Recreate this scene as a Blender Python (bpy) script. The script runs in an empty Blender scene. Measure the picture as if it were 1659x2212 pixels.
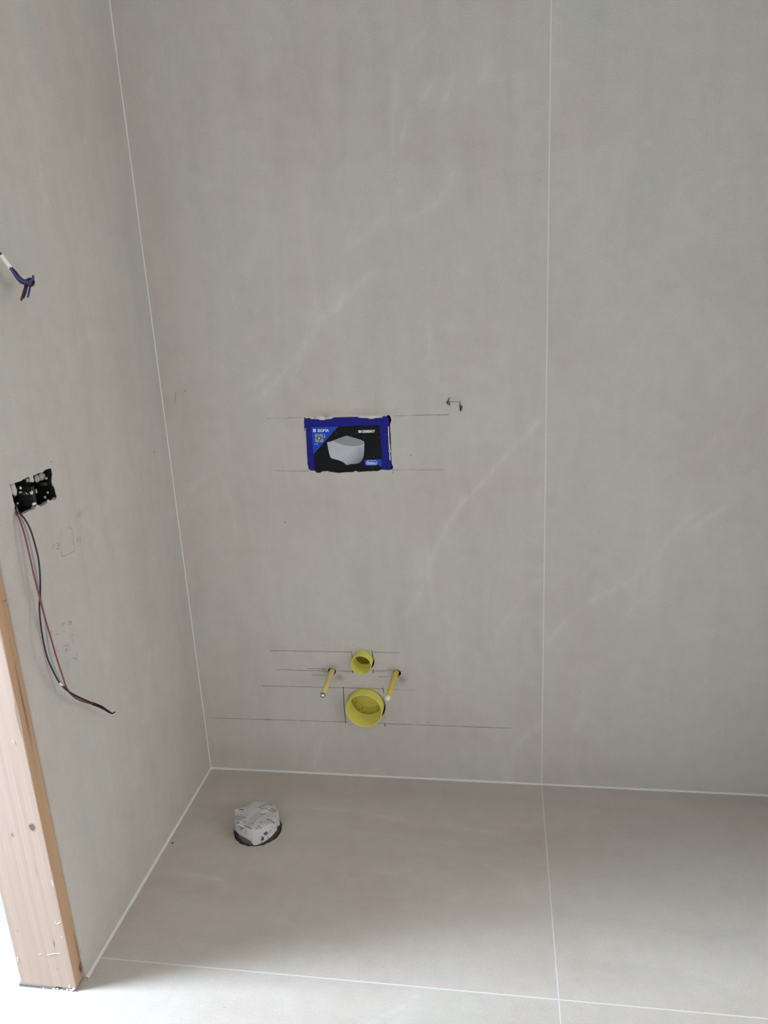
import bpy, math, random
import numpy as np
from mathutils import Matrix, Vector
from mathutils.geometry import delaunay_2d_cdt

S = bpy.context.scene
COL = S.collection

# ------------------------------------------------------------------ camera
cam_data = bpy.data.cameras.new('camera')
cam = bpy.data.objects.new('camera', cam_data)
COL.objects.link(cam)
F_PX, YAW, PITCH, ROLL = 1648.09, -0.1606, 0.2909, -0.0508
fw = Vector((math.sin(YAW) * math.cos(PITCH), math.cos(YAW) * math.cos(PITCH), -math.sin(PITCH)))
rt = Vector((math.cos(YAW), -math.sin(YAW), 0))
up = rt.cross(fw)
r2 = math.cos(ROLL) * rt + math.sin(ROLL) * up
u2 = -math.sin(ROLL) * rt + math.cos(ROLL) * up
M = Matrix((r2, u2, -fw)).transposed().to_4x4()
M.translation = (0.8572, -1.8435, 1.3504)
cam.matrix_world = M
cam_data.sensor_fit = 'HORIZONTAL'
cam_data.sensor_width = 36.0
cam_data.lens = F_PX / 1659 * 36.0
cam_data.clip_start = 0.02
S.camera = cam

# ------------------------------------------------------------------ light
S.view_settings.view_transform = 'Standard'
S.view_settings.look = 'None'
S.view_settings.gamma = 1.0
S.view_settings.use_curve_mapping = False
S.view_settings.exposure = -0.03
world = bpy.data.worlds.new('overcast_sky')
S.world = world
world.use_nodes = True
world.node_tree.nodes['Background'].inputs[0].default_value = (0.85, 0.92, 1.0, 1)
world.node_tree.nodes['Background'].inputs[1].default_value = 0.3


def area(name, loc, target, sx, sy, power, color):
    d = bpy.data.lights.new(name, 'AREA')
    d.shape = 'RECTANGLE'
    d.size, d.size_y = sx, sy
    d.energy = power
    d.color = color
    o = bpy.data.objects.new(name, d)
    COL.objects.link(o)
    o.location = loc
    v = Vector(target) - Vector(loc)
    o.rotation_euler = v.to_track_quat('-Z', 'Y').to_euler()
    return o


# daylight through the hall window (left, beyond the doorway); the other two are added fill
area('hall_window_daylight', (-1.15, -1.01, 1.5), (0.3, -0.92, 0.0), 0.32, 1.2, 112, (0.70, 0.84, 1.0))
area('side_fill_light', (3.88, -1.70, 1.52), (0.0, -1.70, 1.52), 1.0, 1.3, 36.5, (1.0, 0.962, 0.918))  # added fill from the far right, brightens the side wall
area('rear_fill_light', (0.85, -2.30, 0.80), (0.0, -0.30, 0.4), 1.0, 1.3, 8.6, (1.0, 0.962, 0.918))  # added soft fill from behind the camera


# ------------------------------------------------------------------ helpers
def tag(o, label=None, cat=None, group=None, kind=None):
    if label: o['label'] = label
    if cat: o['category'] = cat
    if group: o['group'] = group
    if kind: o['kind'] = kind
    return o


def empty(name, loc, label=None, cat=None, group=None, kind=None):
    o = bpy.data.objects.new(name, None)
    o.empty_display_size = 0.05
    o.location = loc
    COL.objects.link(o)
    return tag(o, label, cat, group, kind)


def mobj(name, verts, faces, mats, parent=None, smooth=False, mat_idx=None, marks=None):
    """one mesh object; verts are world coordinates"""
    me = bpy.data.meshes.new(name)
    off = Vector((0, 0, 0))
    p = parent
    while p is not None:
        off += Vector(p.location)
        p = p.parent
    vv = [(v[0] - off.x, v[1] - off.y, v[2] - off.z) for v in verts]
    me.from_pydata(vv, [], faces)
    for m in (mats if isinstance(mats, (list, tuple)) else [mats]):
        me.materials.append(m)
    if mat_idx is not None:
        me.polygons.foreach_set('material_index', mat_idx)
    if smooth:
        me.polygons.foreach_set('use_smooth', [True] * len(me.polygons))
    if marks is not None:
        a = me.color_attributes.new('marks', 'FLOAT_COLOR', 'POINT')
        a.data.foreach_set('color', np.asarray(marks, dtype=np.float32).ravel())
    me.update()
    o = bpy.data.objects.new(name, me)
    COL.objects.link(o)
    if parent is not None:
        o.parent = parent
    return o


def box_vf(x0, x1, y0, y1, z0, z1):
    v = [(x, y, z) for x in (x0, x1) for y in (y0, y1) for z in (z0, z1)]
    f = [(0, 1, 3, 2), (4, 6, 7, 5), (0, 4, 5, 1), (2, 3, 7, 6), (0, 2, 6, 4), (1, 5, 7, 3)]
    return v, f


def boxes_vf(lst):
    V, Fc = [], []
    for b in lst:
        v, f = box_vf(*b)
        n = len(V)
        V += v
        Fc += [tuple(i + n for i in q) for q in f]
    return V, Fc


def cells(us, vs, skip):
    """rectangles of a wall split at us, vs leaving out the openings in skip"""
    out = []
    for a, b in zip(us[:-1], us[1:]):
        for c, d in zip(vs[:-1], vs[1:]):
            m, n = (a + b) / 2, (c + d) / 2
            if any(s[0] < m < s[1] and s[2] < n < s[3] for s in skip):
                continue
            out.append((a, b, c, d))
    return out


def catmull(pts, n=8):
    P = [Vector(p) for p in pts]
    P = [2 * P[0] - P[1]] + P + [2 * P[-1] - P[-2]]
    out = []
    for i in range(1, len(P) - 2):
        for k in range(n):
            t = k / n
            a, b, c, d = P[i - 1], P[i], P[i + 1], P[i + 2]
            out.append(0.5 * ((2 * b) + (c - a) * t + (2 * a - 5 * b + 4 * c - d) * t * t + (3 * b - a - 3 * c + d) * t ** 3))
    out.append(P[-2])
    return out


def tube_vf(pts, r, seg=8, cap=True):
    P = [Vector(p) for p in pts]
    rr = r if isinstance(r, (list, tuple)) else [r] * len(P)
    V, Fc = [], []
    nrm = None
    for i, p in enumerate(P):
        t = (P[min(i + 1, len(P) - 1)] - P[max(i - 1, 0)]).normalized()
        if nrm is None:
            a = Vector((0, 0, 1)) if abs(t.z) < 0.9 else Vector((1, 0, 0))
            nrm = t.cross(a).normalized()
        else:
            nrm = (nrm - t * nrm.dot(t)).normalized()
        bn = t.cross(nrm)
        for k in range(seg):
            an = 2 * math.pi * k / seg
            V.append(p + rr[i] * (math.cos(an) * nrm + math.sin(an) * bn))
    for i in range(len(P) - 1):
        for k in range(seg):
            k2 = (k + 1) % seg
            Fc.append((i * seg + k, i * seg + k2, (i + 1) * seg + k2, (i + 1) * seg + k))
    if cap:
        Fc.append(tuple(range(seg - 1, -1, -1)))
        n = (len(P) - 1) * seg
        Fc.append(tuple(n + k for k in range(seg)))
    return V, Fc


def lathe_vf(profile, origin, axis, seg=48, cap_end=False):
    """profile = (distance along axis, radius)"""
    ax = Vector(axis).normalized()
    a = Vector((0, 0, 1)) if abs(ax.z) < 0.9 else Vector((1, 0, 0))
    e1 = ax.cross(a).normalized()
    e2 = ax.cross(e1)
    V, Fc = [], []
    for d, r in profile:
        for k in range(seg):
            an = 2 * math.pi * k / seg
            V.append(Vector(origin) + ax * d + r * (math.cos(an) * e1 + math.sin(an) * e2))
    for i in range(len(profile) - 1):
        for k in range(seg):
            k2 = (k + 1) % seg
            Fc.append((i * seg + k, (i + 1) * seg + k, (i + 1) * seg + k2, i * seg + k2))
    if cap_end:
        n = (len(profile) - 1) * seg
        Fc.append(tuple(n + k for k in range(seg)))
    return V, Fc


def fix_normals(o):
    import bmesh
    bm = bmesh.new()
    bm.from_mesh(o.data)
    bmesh.ops.recalc_face_normals(bm, faces=bm.faces)
    bm.to_mesh(o.data)
    bm.free()
    return o


def inside(poly, x, y):
    c = False
    n = len(poly)
    for i in range(n):
        x1, y1 = poly[i]
        x2, y2 = poly[(i + 1) % n]
        if (y1 > y) != (y2 > y) and x < (x2 - x1) * (y - y1) / (y2 - y1) + x1:
            c = not c
    return c


def jag(poly, amp, step, seed):
    """subdivide an outline and roughen it the way a cut tile edge breaks"""
    rnd = random.Random(seed)
    out = []
    n = len(poly)
    for i in range(n):
        a, b = Vector(poly[i]), Vector(poly[(i + 1) % n])
        k = max(1, int((b - a).length / step))
        for j in range(k):
            p = a.lerp(b, j / k)
            out.append((p.x + rnd.uniform(-amp, amp), p.y + rnd.uniform(-amp, amp)))
    return out


def circle2(cx, cy, r, n=40):
    return [(cx + r * math.cos(2 * math.pi * k / n), cy + r * math.sin(2 * math.pi * k / n)) for k in range(n)]


# ------------------------------------------------------------------ materials
def new_mat(name):
    m = bpy.data.materials.new(name)
    m.use_nodes = True
    return m, m.node_tree.nodes, m.node_tree.links, m.node_tree.nodes['Principled BSDF']


def plain(name, rgb, rough=0.6, spec=0.3, var=0.08, scale=60.0, metal=0.0, bump=0.0):
    """a colour with slight procedural unevenness"""
    m, N, L, B = new_mat(name)
    tc = N.new('ShaderNodeTexCoord')
    nz = N.new('ShaderNodeTexNoise')
    nz.inputs['Scale'].default_value = scale
    nz.inputs['Detail'].default_value = 4
    L.new(tc.outputs['Object'], nz.inputs['Vector'])
    mx = N.new('ShaderNodeMix')
    mx.data_type = 'RGBA'
    L.new(nz.outputs['Fac'], mx.inputs['Factor'])
    mx.inputs['A'].default_value = tuple(c * (1 - var) for c in rgb) + (1,)
    mx.inputs['B'].default_value = tuple(min(1, c * (1 + var)) for c in rgb) + (1,)
    L.new(mx.outputs['Result'], B.inputs['Base Color'])
    B.inputs['Roughness'].default_value = rough
    B.inputs['Specular IOR Level'].default_value = spec
    B.inputs['Metallic'].default_value = metal
    if bump:
        bp = N.new('ShaderNodeBump')
        bp.inputs['Strength'].default_value = bump
        bp.inputs['Distance'].default_value = 0.002
        L.new(nz.outputs['Fac'], bp.inputs['Height'])
        L.new(bp.outputs['Normal'], B.inputs['Normal'])
    return m


def math_node(N, L, op, a, b, clamp=False):
    n = N.new('ShaderNodeMath')
    n.operation = op
    n.use_clamp = clamp
    for i, v in enumerate((a, b)):
        if isinstance(v, (int, float)):
            n.inputs[i].default_value = v
        elif v is not None:
            L.new(v, n.inputs[i])
    return n.outputs[0]


def ramp(N, L, fac, stops):
    r = N.new('ShaderNodeValToRGB')
    L.new(fac, r.inputs['Fac'])
    e = r.color_ramp.elements
    while len(e) < len(stops):
        e.new(0.5)
    for el, (p, c) in zip(e, stops):
        el.position = p
        el.color = c if len(c) == 4 else tuple(c) + (1,)
    return r.outputs['Color']


def mix(N, L, fac, a, b, blend='MIX'):
    m = N.new('ShaderNodeMix')
    m.data_type = 'RGBA'
    m.blend_type = blend
    for k, v in (('Factor', fac), ('A', a), ('B', b)):
        if isinstance(v, (int, float)):
            m.inputs[k].default_value = v
        elif isinstance(v, tuple):
            m.inputs[k].default_value = v if len(v) == 4 else v + (1,)
        else:
            L.new(v, m.inputs[k])
    return m.outputs['Result']


def noise(N, L, vec, scale, detail=3, rough=0.5, dist=0.0):
    n = N.new('ShaderNodeTexNoise')
    n.inputs['Scale'].default_value = scale
    n.inputs['Detail'].default_value = detail
    n.inputs['Roughness'].default_value = rough
    n.inputs['Distortion'].default_value = dist
    L.new(vec, n.inputs['Vector'])
    return n.outputs['Fac']


def mapping(N, L, vec, rot, scale, loc=(0, 0, 0)):
    m = N.new('ShaderNodeMapping')
    m.vector_type = 'POINT'
    m.inputs['Location'].default_value = loc
    m.inputs['Rotation'].default_value = rot
    m.inputs['Scale'].default_value = scale
    L.new(vec, m.inputs['Vector'])
    return m.outputs['Vector']


def stone_tile(name, rot, scale, tone=(1.012, 0.992, 0.968), shift=(0, 0, 0), streak=1.0, warm=0.0, rough=0.5):
    """beige-grey porcelain with cloudy patches, drawn-out streaks and fine grain; 'marks' holds veins, smudges, stains and painted bounce light"""
    m, N, L, B = new_mat(name)
    tc = N.new('ShaderNodeTexCoord').outputs['Object']
    vec = mapping(N, L, tc, (0, 0, 0), (1, 1, 1), shift)
    big = noise(N, L, vec, 3.2, 3, 0.55)
    base = ramp(N, L, big, [(0.30, (0.466, 0.468, 0.446)), (0.50, (0.482, 0.460, 0.438)), (0.72, (0.462, 0.424, 0.406))])
    if warm:
        base = mix(N, L, warm, base, (0.50, 0.425, 0.35))
    mv = mapping(N, L, vec, rot, scale)
    st = noise(N, L, mv, 1.0, 6, 0.62, 0.5)
    lum = ramp(N, L, st, [(0.25, (0.90,) * 3), (0.5, (1.0,) * 3), (0.62, (1.02,) * 3), (0.78, (1.15,) * 3)])
    base = mix(N, L, 0.75 * streak, base, lum, 'MULTIPLY')
    mid = noise(N, L, vec, 26, 4, 0.6)
    hue = noise(N, L, vec, 48, 2, 0.5)
    base = mix(N, L, 0.8, base, ramp(N, L, hue, [(0.35, (0.975, 1.01, 0.995)), (0.65, (1.02, 0.99, 1.0))]), 'MULTIPLY')
    base = mix(N, L, 0.75, base, ramp(N, L, mid, [(0.3, (0.95,) * 3), (0.7, (1.05,) * 3)]), 'MULTIPLY')
    fine = noise(N, L, vec, 420, 2, 0.7)
    base = mix(N, L, 0.9, base, ramp(N, L, fine, [(0.3, (0.86,) * 3), (0.7, (1.12,) * 3)]), 'MULTIPLY')
    spk = noise(N, L, vec, 150, 3, 0.75)
    base = mix(N, L, 1.0, base, ramp(N, L, spk, [(0.26, (0.74,) * 3), (0.38, (1.0,) * 3), (0.62, (1.0,) * 3), (0.74, (1.07,) * 3)]), 'MULTIPLY')
    at = N.new('ShaderNodeAttribute')
    at.attribute_name = 'marks'
    sep = N.new('ShaderNodeSeparateColor')
    L.new(at.outputs['Color'], sep.inputs['Color'])
    vn = noise(N, L, mv, 2.6, 5, 0.7)
    vr = ramp(N, L, vn, [(0.36, (0.04,) * 3), (0.66, (1.0,) * 3)])
    vf = math_node(N, L, 'MULTIPLY', sep.outputs[0], vr, True)
    base = mix(N, L, vf, base, (0.590, 0.588, 0.575))
    sn = noise(N, L, vec, 130, 4, 0.7)
    sf = math_node(N, L, 'MULTIPLY', sep.outputs[1], math_node(N, L, 'MULTIPLY', sn, 1.8), True)
    base = mix(N, L, sf, base, (0.10, 0.09, 0.085))
    base = mix(N, L, sep.outputs[2], base, (0.38, 0.285, 0.21))
    base = mix(N, L, 1.0, base, tone, 'MULTIPLY')
    L.new(base, B.inputs['Base Color'])
    B.inputs['Roughness'].default_value = rough
    B.inputs['Specular IOR Level'].default_value = 0.35
    bp = N.new('ShaderNodeBump')
    bp.inputs['Strength'].default_value = 0.12
    bp.inputs['Distance'].default_value = 0.0006
    L.new(st, bp.inputs['Height'])
    L.new(bp.outputs['Normal'], B.inputs['Normal'])
    return m


M_WALL = stone_tile('beige_wall_porcelain', (0, math.radians(-24), 0), (15, 5, 2.4))
M_WALL2 = stone_tile('beige_wall_porcelain_second_slab', (0, math.radians(-48), 0), (9, 5, 2.2), shift=(3.1, 0, 1.7), streak=0.8)
M_LEFT = stone_tile('beige_side_porcelain', (math.radians(14), 0, 0), (5, 16, 2.0), shift=(0, 2.3, 0.6))
M_FLOOR = stone_tile('beige_floor_porcelain', (0, 0, math.radians(-20)), (2.4, 13, 5), warm=0.32, rough=0.42, shift=(1.2, 0, 0))
M_GROUT = plain('pale_grout', (0.61, 0.60, 0.585), 0.9, 0.1, 0.05, 150)
M_CEMENT = plain('dark_cement', (0.06, 0.058, 0.055), 0.95, 0.1, 0.3, 40)
M_SCREED = plain('grey_screed', (0.3, 0.3, 0.29), 0.95, 0.1, 0.1, 20)
M_PLASTER = plain('white_plaster', (0.80, 0.79, 0.77), 0.9, 0.1, 0.03, 8)
M_PENCIL_DARK = None


def pencil(name, rgb, density, cap=1.0):
    m, N, L, B = new_mat(name)
    tc = N.new('ShaderNodeTexCoord').outputs['Object']
    n1 = noise(N, L, tc, 500, 3, 0.7)
    n2 = noise(N, L, tc, 28, 2, 0.5)
    a = math_node(N, L, 'ADD', math_node(N, L, 'MULTIPLY', n1, 0.9), math_node(N, L, 'MULTIPLY', n2, 0.9))
    a = math_node(N, L, 'MULTIPLY', math_node(N, L, 'SUBTRACT', a, 1.0 - density), 2.2, True)
    a = math_node(N, L, 'MULTIPLY', a, cap)
    L.new(a, B.inputs['Alpha'])
    B.inputs['Base Color'].default_value = rgb + (1,)
    B.inputs['Roughness'].default_value = 0.7
    return m


M_PENCIL = pencil('graphite_line', (0.10, 0.095, 0.09), 0.38, 0.68)
M_PENCIL_F = pencil('faint_graphite_line', (0.13, 0.125, 0.12), 0.32, 0.55)
M_PENCIL_D = pencil('dark_graphite_line', (0.06, 0.055, 0.06), 0.58, 0.85)


# ------------------------------------------------------------------ tiles
def seg_dist(U, Vv, a, b):
    ax, ay = a
    bx, by = b
    dx, dy = bx - ax, by - ay
    t = np.clip(((U - ax) * dx + (Vv - ay) * dy) / (dx * dx + dy * dy + 1e-12), 0, 1)
    return np.hypot(U - ax - t * dx, Vv - ay - t * dy)


def paint(U, Vv, veins, smudges, stains_and_bounce):
    m = np.zeros((len(U), 4), np.float32)
    m[:, 3] = 1
    for pts, w, s in veins:
        d = np.full(len(U), 9.0)
        for a, b in zip(pts[:-1], pts[1:]):
            d = np.minimum(d, seg_dist(U, Vv, a, b))
        m[:, 0] = np.maximum(m[:, 0], s * np.maximum(np.exp(-(d / (0.75 * w)) ** 2), 0.5 * np.exp(-(d / (1.9 * w)) ** 2)))
    for (x, y), rx, ry, s in smudges:
        m[:, 1] = np.maximum(m[:, 1], s * np.exp(-((U - x) / rx) ** 2 - ((Vv - y) / ry) ** 2))
    for (x, y), rx, ry, s in stains_and_bounce:
        m[:, 2] = np.maximum(m[:, 2], s * np.exp(-((U - x) / rx) ** 2 - ((Vv - y) / ry) ** 2))
    return m


def tile(name, parent, mat, to3, u0, u1, v0, v1, step, thick=0.009, windows=(), veins=(), smudges=(), stains_and_bounce=()):
    """a slab: front face as a fine grid (so that its veins can vary), sides and the cut-outs with their broken edges.
    to3(u, v, d) gives the world point d behind the face. windows = ((rect), (outline, ...))"""
    us, vs = [u0, u1], [v0, v1]
    for w, _ in windows:
        us += [w[0], w[1]]
        vs += [w[2], w[3]]

    def fill(br):
        br = sorted(set(br))
        out = []
        for a, b in zip(br[:-1], br[1:]):
            k = max(1, int(round((b - a) / step)))
            out += [a + (b - a) * i / k for i in range(k)]
        return np.array(out + [br[-1]])
    us, vs = fill(us), fill(vs)
    nu, nv = len(us), len(vs)
    UU, VV = np.meshgrid(us, vs, indexing='ij')
    U, Vv = UU.ravel(), VV.ravel()
    idx = np.arange(nu * nv).reshape(nu, nv)
    q = np.stack([idx[:-1, :-1], idx[1:, :-1], idx[1:, 1:], idx[:-1, 1:]], -1).reshape(-1, 4)
    cu = (U[q[:, 0]] + U[q[:, 2]]) / 2
    cv = (Vv[q[:, 0]] + Vv[q[:, 2]]) / 2
    keep = np.ones(len(q), bool)
    for w, _ in windows:
        keep &= ~((cu > w[0]) & (cu < w[1]) & (cv > w[2]) & (cv < w[3]))
    faces = [tuple(x) for x in q[keep].tolist()]
    PU, PV = list(U), list(Vv)
    deep = []                                     # outline loops that go back to the full thickness
    for w, polys in windows:
        eps = 1e-7
        loc = [(x, y) for x, y in zip(U, Vv) if w[0] - eps <= x <= w[1] + eps and w[2] - eps <= y <= w[3] + eps]
        pts, edges = [], []
        for poly in polys:
            s = len(pts)
            pts += [Vector(p) for p in poly]
            edges += [(s + i, s + (i + 1) % len(poly)) for i in range(len(poly))]
        pts += [Vector(p) for p in loc if not any(inside(poly, *p) for poly in polys)]
        r = delaunay_2d_cdt(pts, edges, [], 0, 1e-6)
        base = len(PU)
        PU += [p.x for p in r[0]]
        PV += [p.y for p in r[0]]
        for f in r[2]:
            c = sum((r[0][i] for i in f), Vector((0, 0))) / len(f)
            if not any(inside(poly, c.x, c.y) for poly in polys):
                faces.append(tuple(i + base for i in f))
        for poly in polys:
            deep.append(poly)
    n = len(PU)
    V3 = [to3(a, b, 0) for a, b in zip(PU, PV)]
    marks = paint(np.array(PU), np.array(PV), veins, smudges, stains_and_bounce)
    extra = []

    def side(loop):
        s = len(V3)
        k = len(loop)
        for a, b in loop:
            V3.append(to3(a, b, 0))
        for a, b in loop:
            V3.append(to3(a, b, thick))
        for i in range(k):
            j = (i + 1) % k
            faces.append((s + i, s + j, s + k + j, s + k + i))
    side([(u0, v0), (u1, v0), (u1, v1), (u0, v1)])
    for poly in deep:
        side(poly)
    s = len(V3)
    if not deep:
        for a, b in ((u0, v0), (u1, v0), (u1, v1), (u0, v1)):
            V3.append(to3(a, b, thick))
        faces.append((s, s + 3, s + 2, s + 1))
    mk = np.zeros((len(V3), 4), np.float32)
    mk[:n] = marks
    return mobj(name, V3, faces, mat, parent, marks=mk)


TB = lambda u, v, d: (u, d, v)          # back wall: u = x, v = z
TL = lambda u, v, d: (-d, u, v)         # side wall: u = y, v = z
TF = lambda u, v, d: (u, v, -d)         # floor: u = x, v = y

H = 2.6
TH = 0.009

# ------------------------------------------------------------------ setting
JX, JY = 0.9615, -0.6659

# --- floor
fl = mobj('floor', *box_vf(-1.28, 4.02, -2.42, 0.13, -0.10, -TH), M_SCREED)
tag(fl, kind='structure')
g = 0.0015
# --- back wall core with the two niches (cistern opening, pipes)
bc = [(a, b, TH, 0.10, c, d) for a, b, c, d in cells(
    [-1.28, 0.355, 0.600, 4.02], [-TH, 0.145, 0.415, 0.890, 1.050, H],
    [(0.355, 0.600, 0.145, 0.415), (0.355, 0.600, 0.890, 1.050)])]
bc.append((-1.28, 4.02, 0.10, 0.13, -TH, H))
wb = mobj('wall_back', *boxes_vf(bc), M_CEMENT)
tag(wb, kind='structure')
# --- side wall core with the electrical niche, the doorway and the wall beyond it
lc = [(-0.118, -TH, a, b, c, d) for a, b, c, d in cells(
    [-0.7165, -0.663, -0.514, 0.009], [-TH, 0.966, 1.052, H], [(-0.663, -0.514, 0.966, 1.052)])]
lc.append((-0.124, -0.118, -0.7165, 0.009, -TH, H))
wl = mobj('wall_left', *boxes_vf(lc), M_CEMENT)
tag(wl, kind='structure')
lw = boxes_vf([(-0.124, -0.004, -2.32, -1.72, -TH, H), (-0.124, -0.004, -1.72, -0.7165, 2.25, H)])
tag(mobj('wall_doorway', *lw, M_PLASTER), kind='structure')
# --- the rest of the room, behind and beside the camera
rw = [(3.90, 4.02, a, b, c, d) for a, b, c, d in cells([-2.42, -2.22, -1.18, TH], [-TH, 0.85, 2.2, H], [(-2.22, -1.18, 0.85, 2.2)])]
tag(mobj('wall_right', *boxes_vf(rw), M_PLASTER), kind='structure')
tag(mobj('added_shade_partition', *box_vf(1.62, 1.70, -0.66, TH, -TH, H), M_PLASTER), kind='structure')  # added out of view to keep the side fill off the back wall
fr = [(a, b, -2.42, -2.32, c, d) for a, b, c, d in cells([-1.28, 0.33, 1.37, 4.02], [-TH, 0.12, 1.48, H], [(0.33, 1.37, 0.12, 1.48)])]
tag(mobj('wall_front', *boxes_vf(fr), M_PLASTER), kind='structure')
hl = [(-1.28, -1.18, a, b, c, d) for a, b, c, d in cells([-2.42, -1.19, -0.83, 0.13], [-TH, 0.88, 2.12, H], [(-1.19, -0.83, 0.88, 2.12)])]
tag(mobj('wall_hall', *boxes_vf(hl), M_PLASTER), kind='structure')
tag(mobj('ceiling', *box_vf(-1.28, 4.02, -2.42, 0.13, H, H + 0.1), M_PLASTER), kind='structure')

# --- cut-outs (outlines measured on the faces they are cut in)
rb = random.Random(4)
flush_hole = jag([(0.3685, 1.0392), (0.3815, 1.0406), (0.4226, 1.0403), (0.4735, 1.0394), (0.5241, 1.0392), (0.5726, 1.0388), (0.5810, 1.0399), (0.5866, 1.0358), (0.5887, 1.0274), (0.5850, 1.0192), (0.5847, 0.9924), (0.5845, 0.9501), (0.5840, 0.9176), (0.5880, 0.9098), (0.5849, 0.9021), (0.5761, 0.9010), (0.5574, 0.9025), (0.5487, 0.8991), (0.5162, 0.8987), (0.4989, 0.8972), (0.4921, 0.8999), (0.4816, 0.8972), (0.4678, 0.8967), (0.4469, 0.8952), (0.4366, 0.8967), (0.4194, 0.8999), (0.4005, 0.8989), (0.3995, 0.8954), (0.3894, 0.8963), (0.3855, 0.9021), (0.3689, 0.9029), (0.3677, 0.9190), (0.3684, 0.9451), (0.3687, 0.9968), (0.3663, 1.0139)], 0.0007, 0.005, 3)
small_hole = circle2(0.4805, 0.3665, 0.0305)
big_hole = circle2(0.4810, 0.2290, 0.0540)
bolt_l_hole = jag(circle2(0.3905, 0.3320, 0.0112, 20), 0.0004, 0.5, 5)
bolt_r_hole = jag(circle2(0.5715, 0.3320, 0.0112, 20), 0.0004, 0.5, 6)
elec_hole = jag([(-0.6541, 1.0429), (-0.6461, 1.0431), (-0.6293, 1.0414), (-0.6139, 1.0420), (-0.5969, 1.0424), (-0.5935, 1.0387), (-0.5943, 1.0318), (-0.5852, 1.0298), (-0.5832, 1.0417), (-0.5666, 1.0411), (-0.5544, 1.0405), (-0.5427, 1.0421), (-0.5269, 1.0424), (-0.5230, 1.0389), (-0.5243, 1.0301), (-0.5292, 1.0164), (-0.5287, 1.0088), (-0.5237, 1.0015), (-0.5230, 0.9896), (-0.5222, 0.9826), (-0.5268, 0.9797), (-0.5456, 0.9825), (-0.5616, 0.9813), (-0.5788, 0.9798), (-0.5841, 0.9847), (-0.5886, 0.9876), (-0.5959, 0.9816), (-0.6219, 0.9830), (-0.6273, 0.9823), (-0.6372, 0.9834), (-0.6547, 0.9868), (-0.6524, 1.0032), (-0.6529, 1.0173), (-0.6537, 1.0306)], 0.0008, 0.004, 8)
drain_hole = jag(circle2(0.2230, -0.2465, 0.0622, 48), 0.0014, 0.5, 9)

# --- back wall slabs
veins_1 = [
    ([(0.2573, 1.0905), (0.3349, 1.1569), (0.3932, 1.2272), (0.4369, 1.2745), (0.4789, 1.3101), (0.5550, 1.3746)], 0.011, 0.55),
    ([(0.4256, 1.2749), (0.4634, 1.2969), (0.4945, 1.3253)], 0.020, 0.75),
    ([(0.3593, 1.1673), (0.3911, 1.2437), (0.4111, 1.2949)], 0.007, 0.55),
    ([(0.2419, 1.1164), (0.2746, 1.1452), (0.2974, 1.1603)], 0.008, 0.6),
    ([(0.3404, 1.1112), (0.3583, 1.1561), (0.3737, 1.2003)], 0.006, 0.5),
    ([(0.0897, 0.9143), (0.1346, 0.9748), (0.1635, 1.0104)], 0.006, 0.4),
    ([(0.6222, 1.6275), (0.6227, 1.6836), (0.6331, 1.7560), (0.6343, 1.7829)], 0.005, 0.6),
    ([(0.6410, 1.6544), (0.6605, 1.7038), (0.7077, 1.7500)], 0.008, 0.6),
    ([(0.7319, 1.7166), (0.7476, 1.7424), (0.7632, 1.7723)], 0.010, 0.65),
    ([(0.7920, 1.7254), (0.8122, 1.7505), (0.8272, 1.7758)], 0.013, 0.55),
    ([(0.6574, 1.4901), (0.7109, 1.5163), (0.7408, 1.5482), (0.7497, 1.5762)], 0.010, 0.65),
    ([(0.5149, 1.4382), (0.5600, 1.4660), (0.6168, 1.5318), (0.6498, 1.5637)], 0.014, 0.4),
    ([(0.6781, 1.1567), (0.6887, 1.2106), (0.6867, 1.2534)], 0.005, 0.5),
    ([(0.6601, 1.8207), (0.6859, 1.8447), (0.6962, 1.8568)], 0.006, 0.4),
    ([(0.6072, 0.5034), (0.6533, 0.5899), (0.6864, 0.6862), (0.7142, 0.7487), (0.7481, 0.8038), (0.8065, 0.8633), (0.8857, 0.9554), (0.9511, 1.0219)], 0.007, 0.6),
    ([(0.6483, 0.6222), (0.6679, 0.6672)], 0.016, 0.5),
    ([(0.8253, 0.4004), (0.8620, 0.4948), (0.9092, 0.5607), (0.9531, 0.6122)], 0.006, 0.45),
    ([(0.8540, 0.0157), (0.8733, 0.0913), (0.9045, 0.1367), (0.9573, 0.1938)], 0.010, 0.65),
    ([(0.3155, 0.0240), (0.3361, 0.0791), (0.3531, 0.1255)], 0.006, 0.5),
    ([(0.2648, 0.0446), (0.2838, 0.1070), (0.3186, 0.1690)], 0.010, 0.35),
    ([(0.0275, 0.8270), (0.0724, 0.8771), (0.1149, 0.9139)], 0.007, 0.35),
    ([(0.0641, 1.7922), (0.0737, 1.8196)], 0.004, 0.6),
    ([(0.2121, 1.3383), (0.2672, 1.4206), (0.3092, 1.5007)], 0.016, 0.3),
]
smud_1 = [((0.7402, 1.0685), 0.016, 0.013, 0.12), ((0.7578, 1.0590), 0.007, 0.013, 0.22), ((0.7313, 1.0687), 0.008, 0.009, 0.28),
          ((0.3723, 0.3346), 0.014, 0.008, 0.6), ((0.3901, 0.3466), 0.018, 0.008, 0.42), ((0.4114, 0.3130), 0.011, 0.010, 0.5),
          ((0.5587, 0.3404), 0.016, 0.010, 0.42), ((0.5843, 0.3130), 0.013, 0.013, 0.5), ((0.5761, 0.2999), 0.010, 0.006, 0.2),
          ((0.4247, 1.0422), 0.010, 0.004, 0.5), ((0.3938, 1.0406), 0.006, 0.003, 0.4)]
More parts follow.
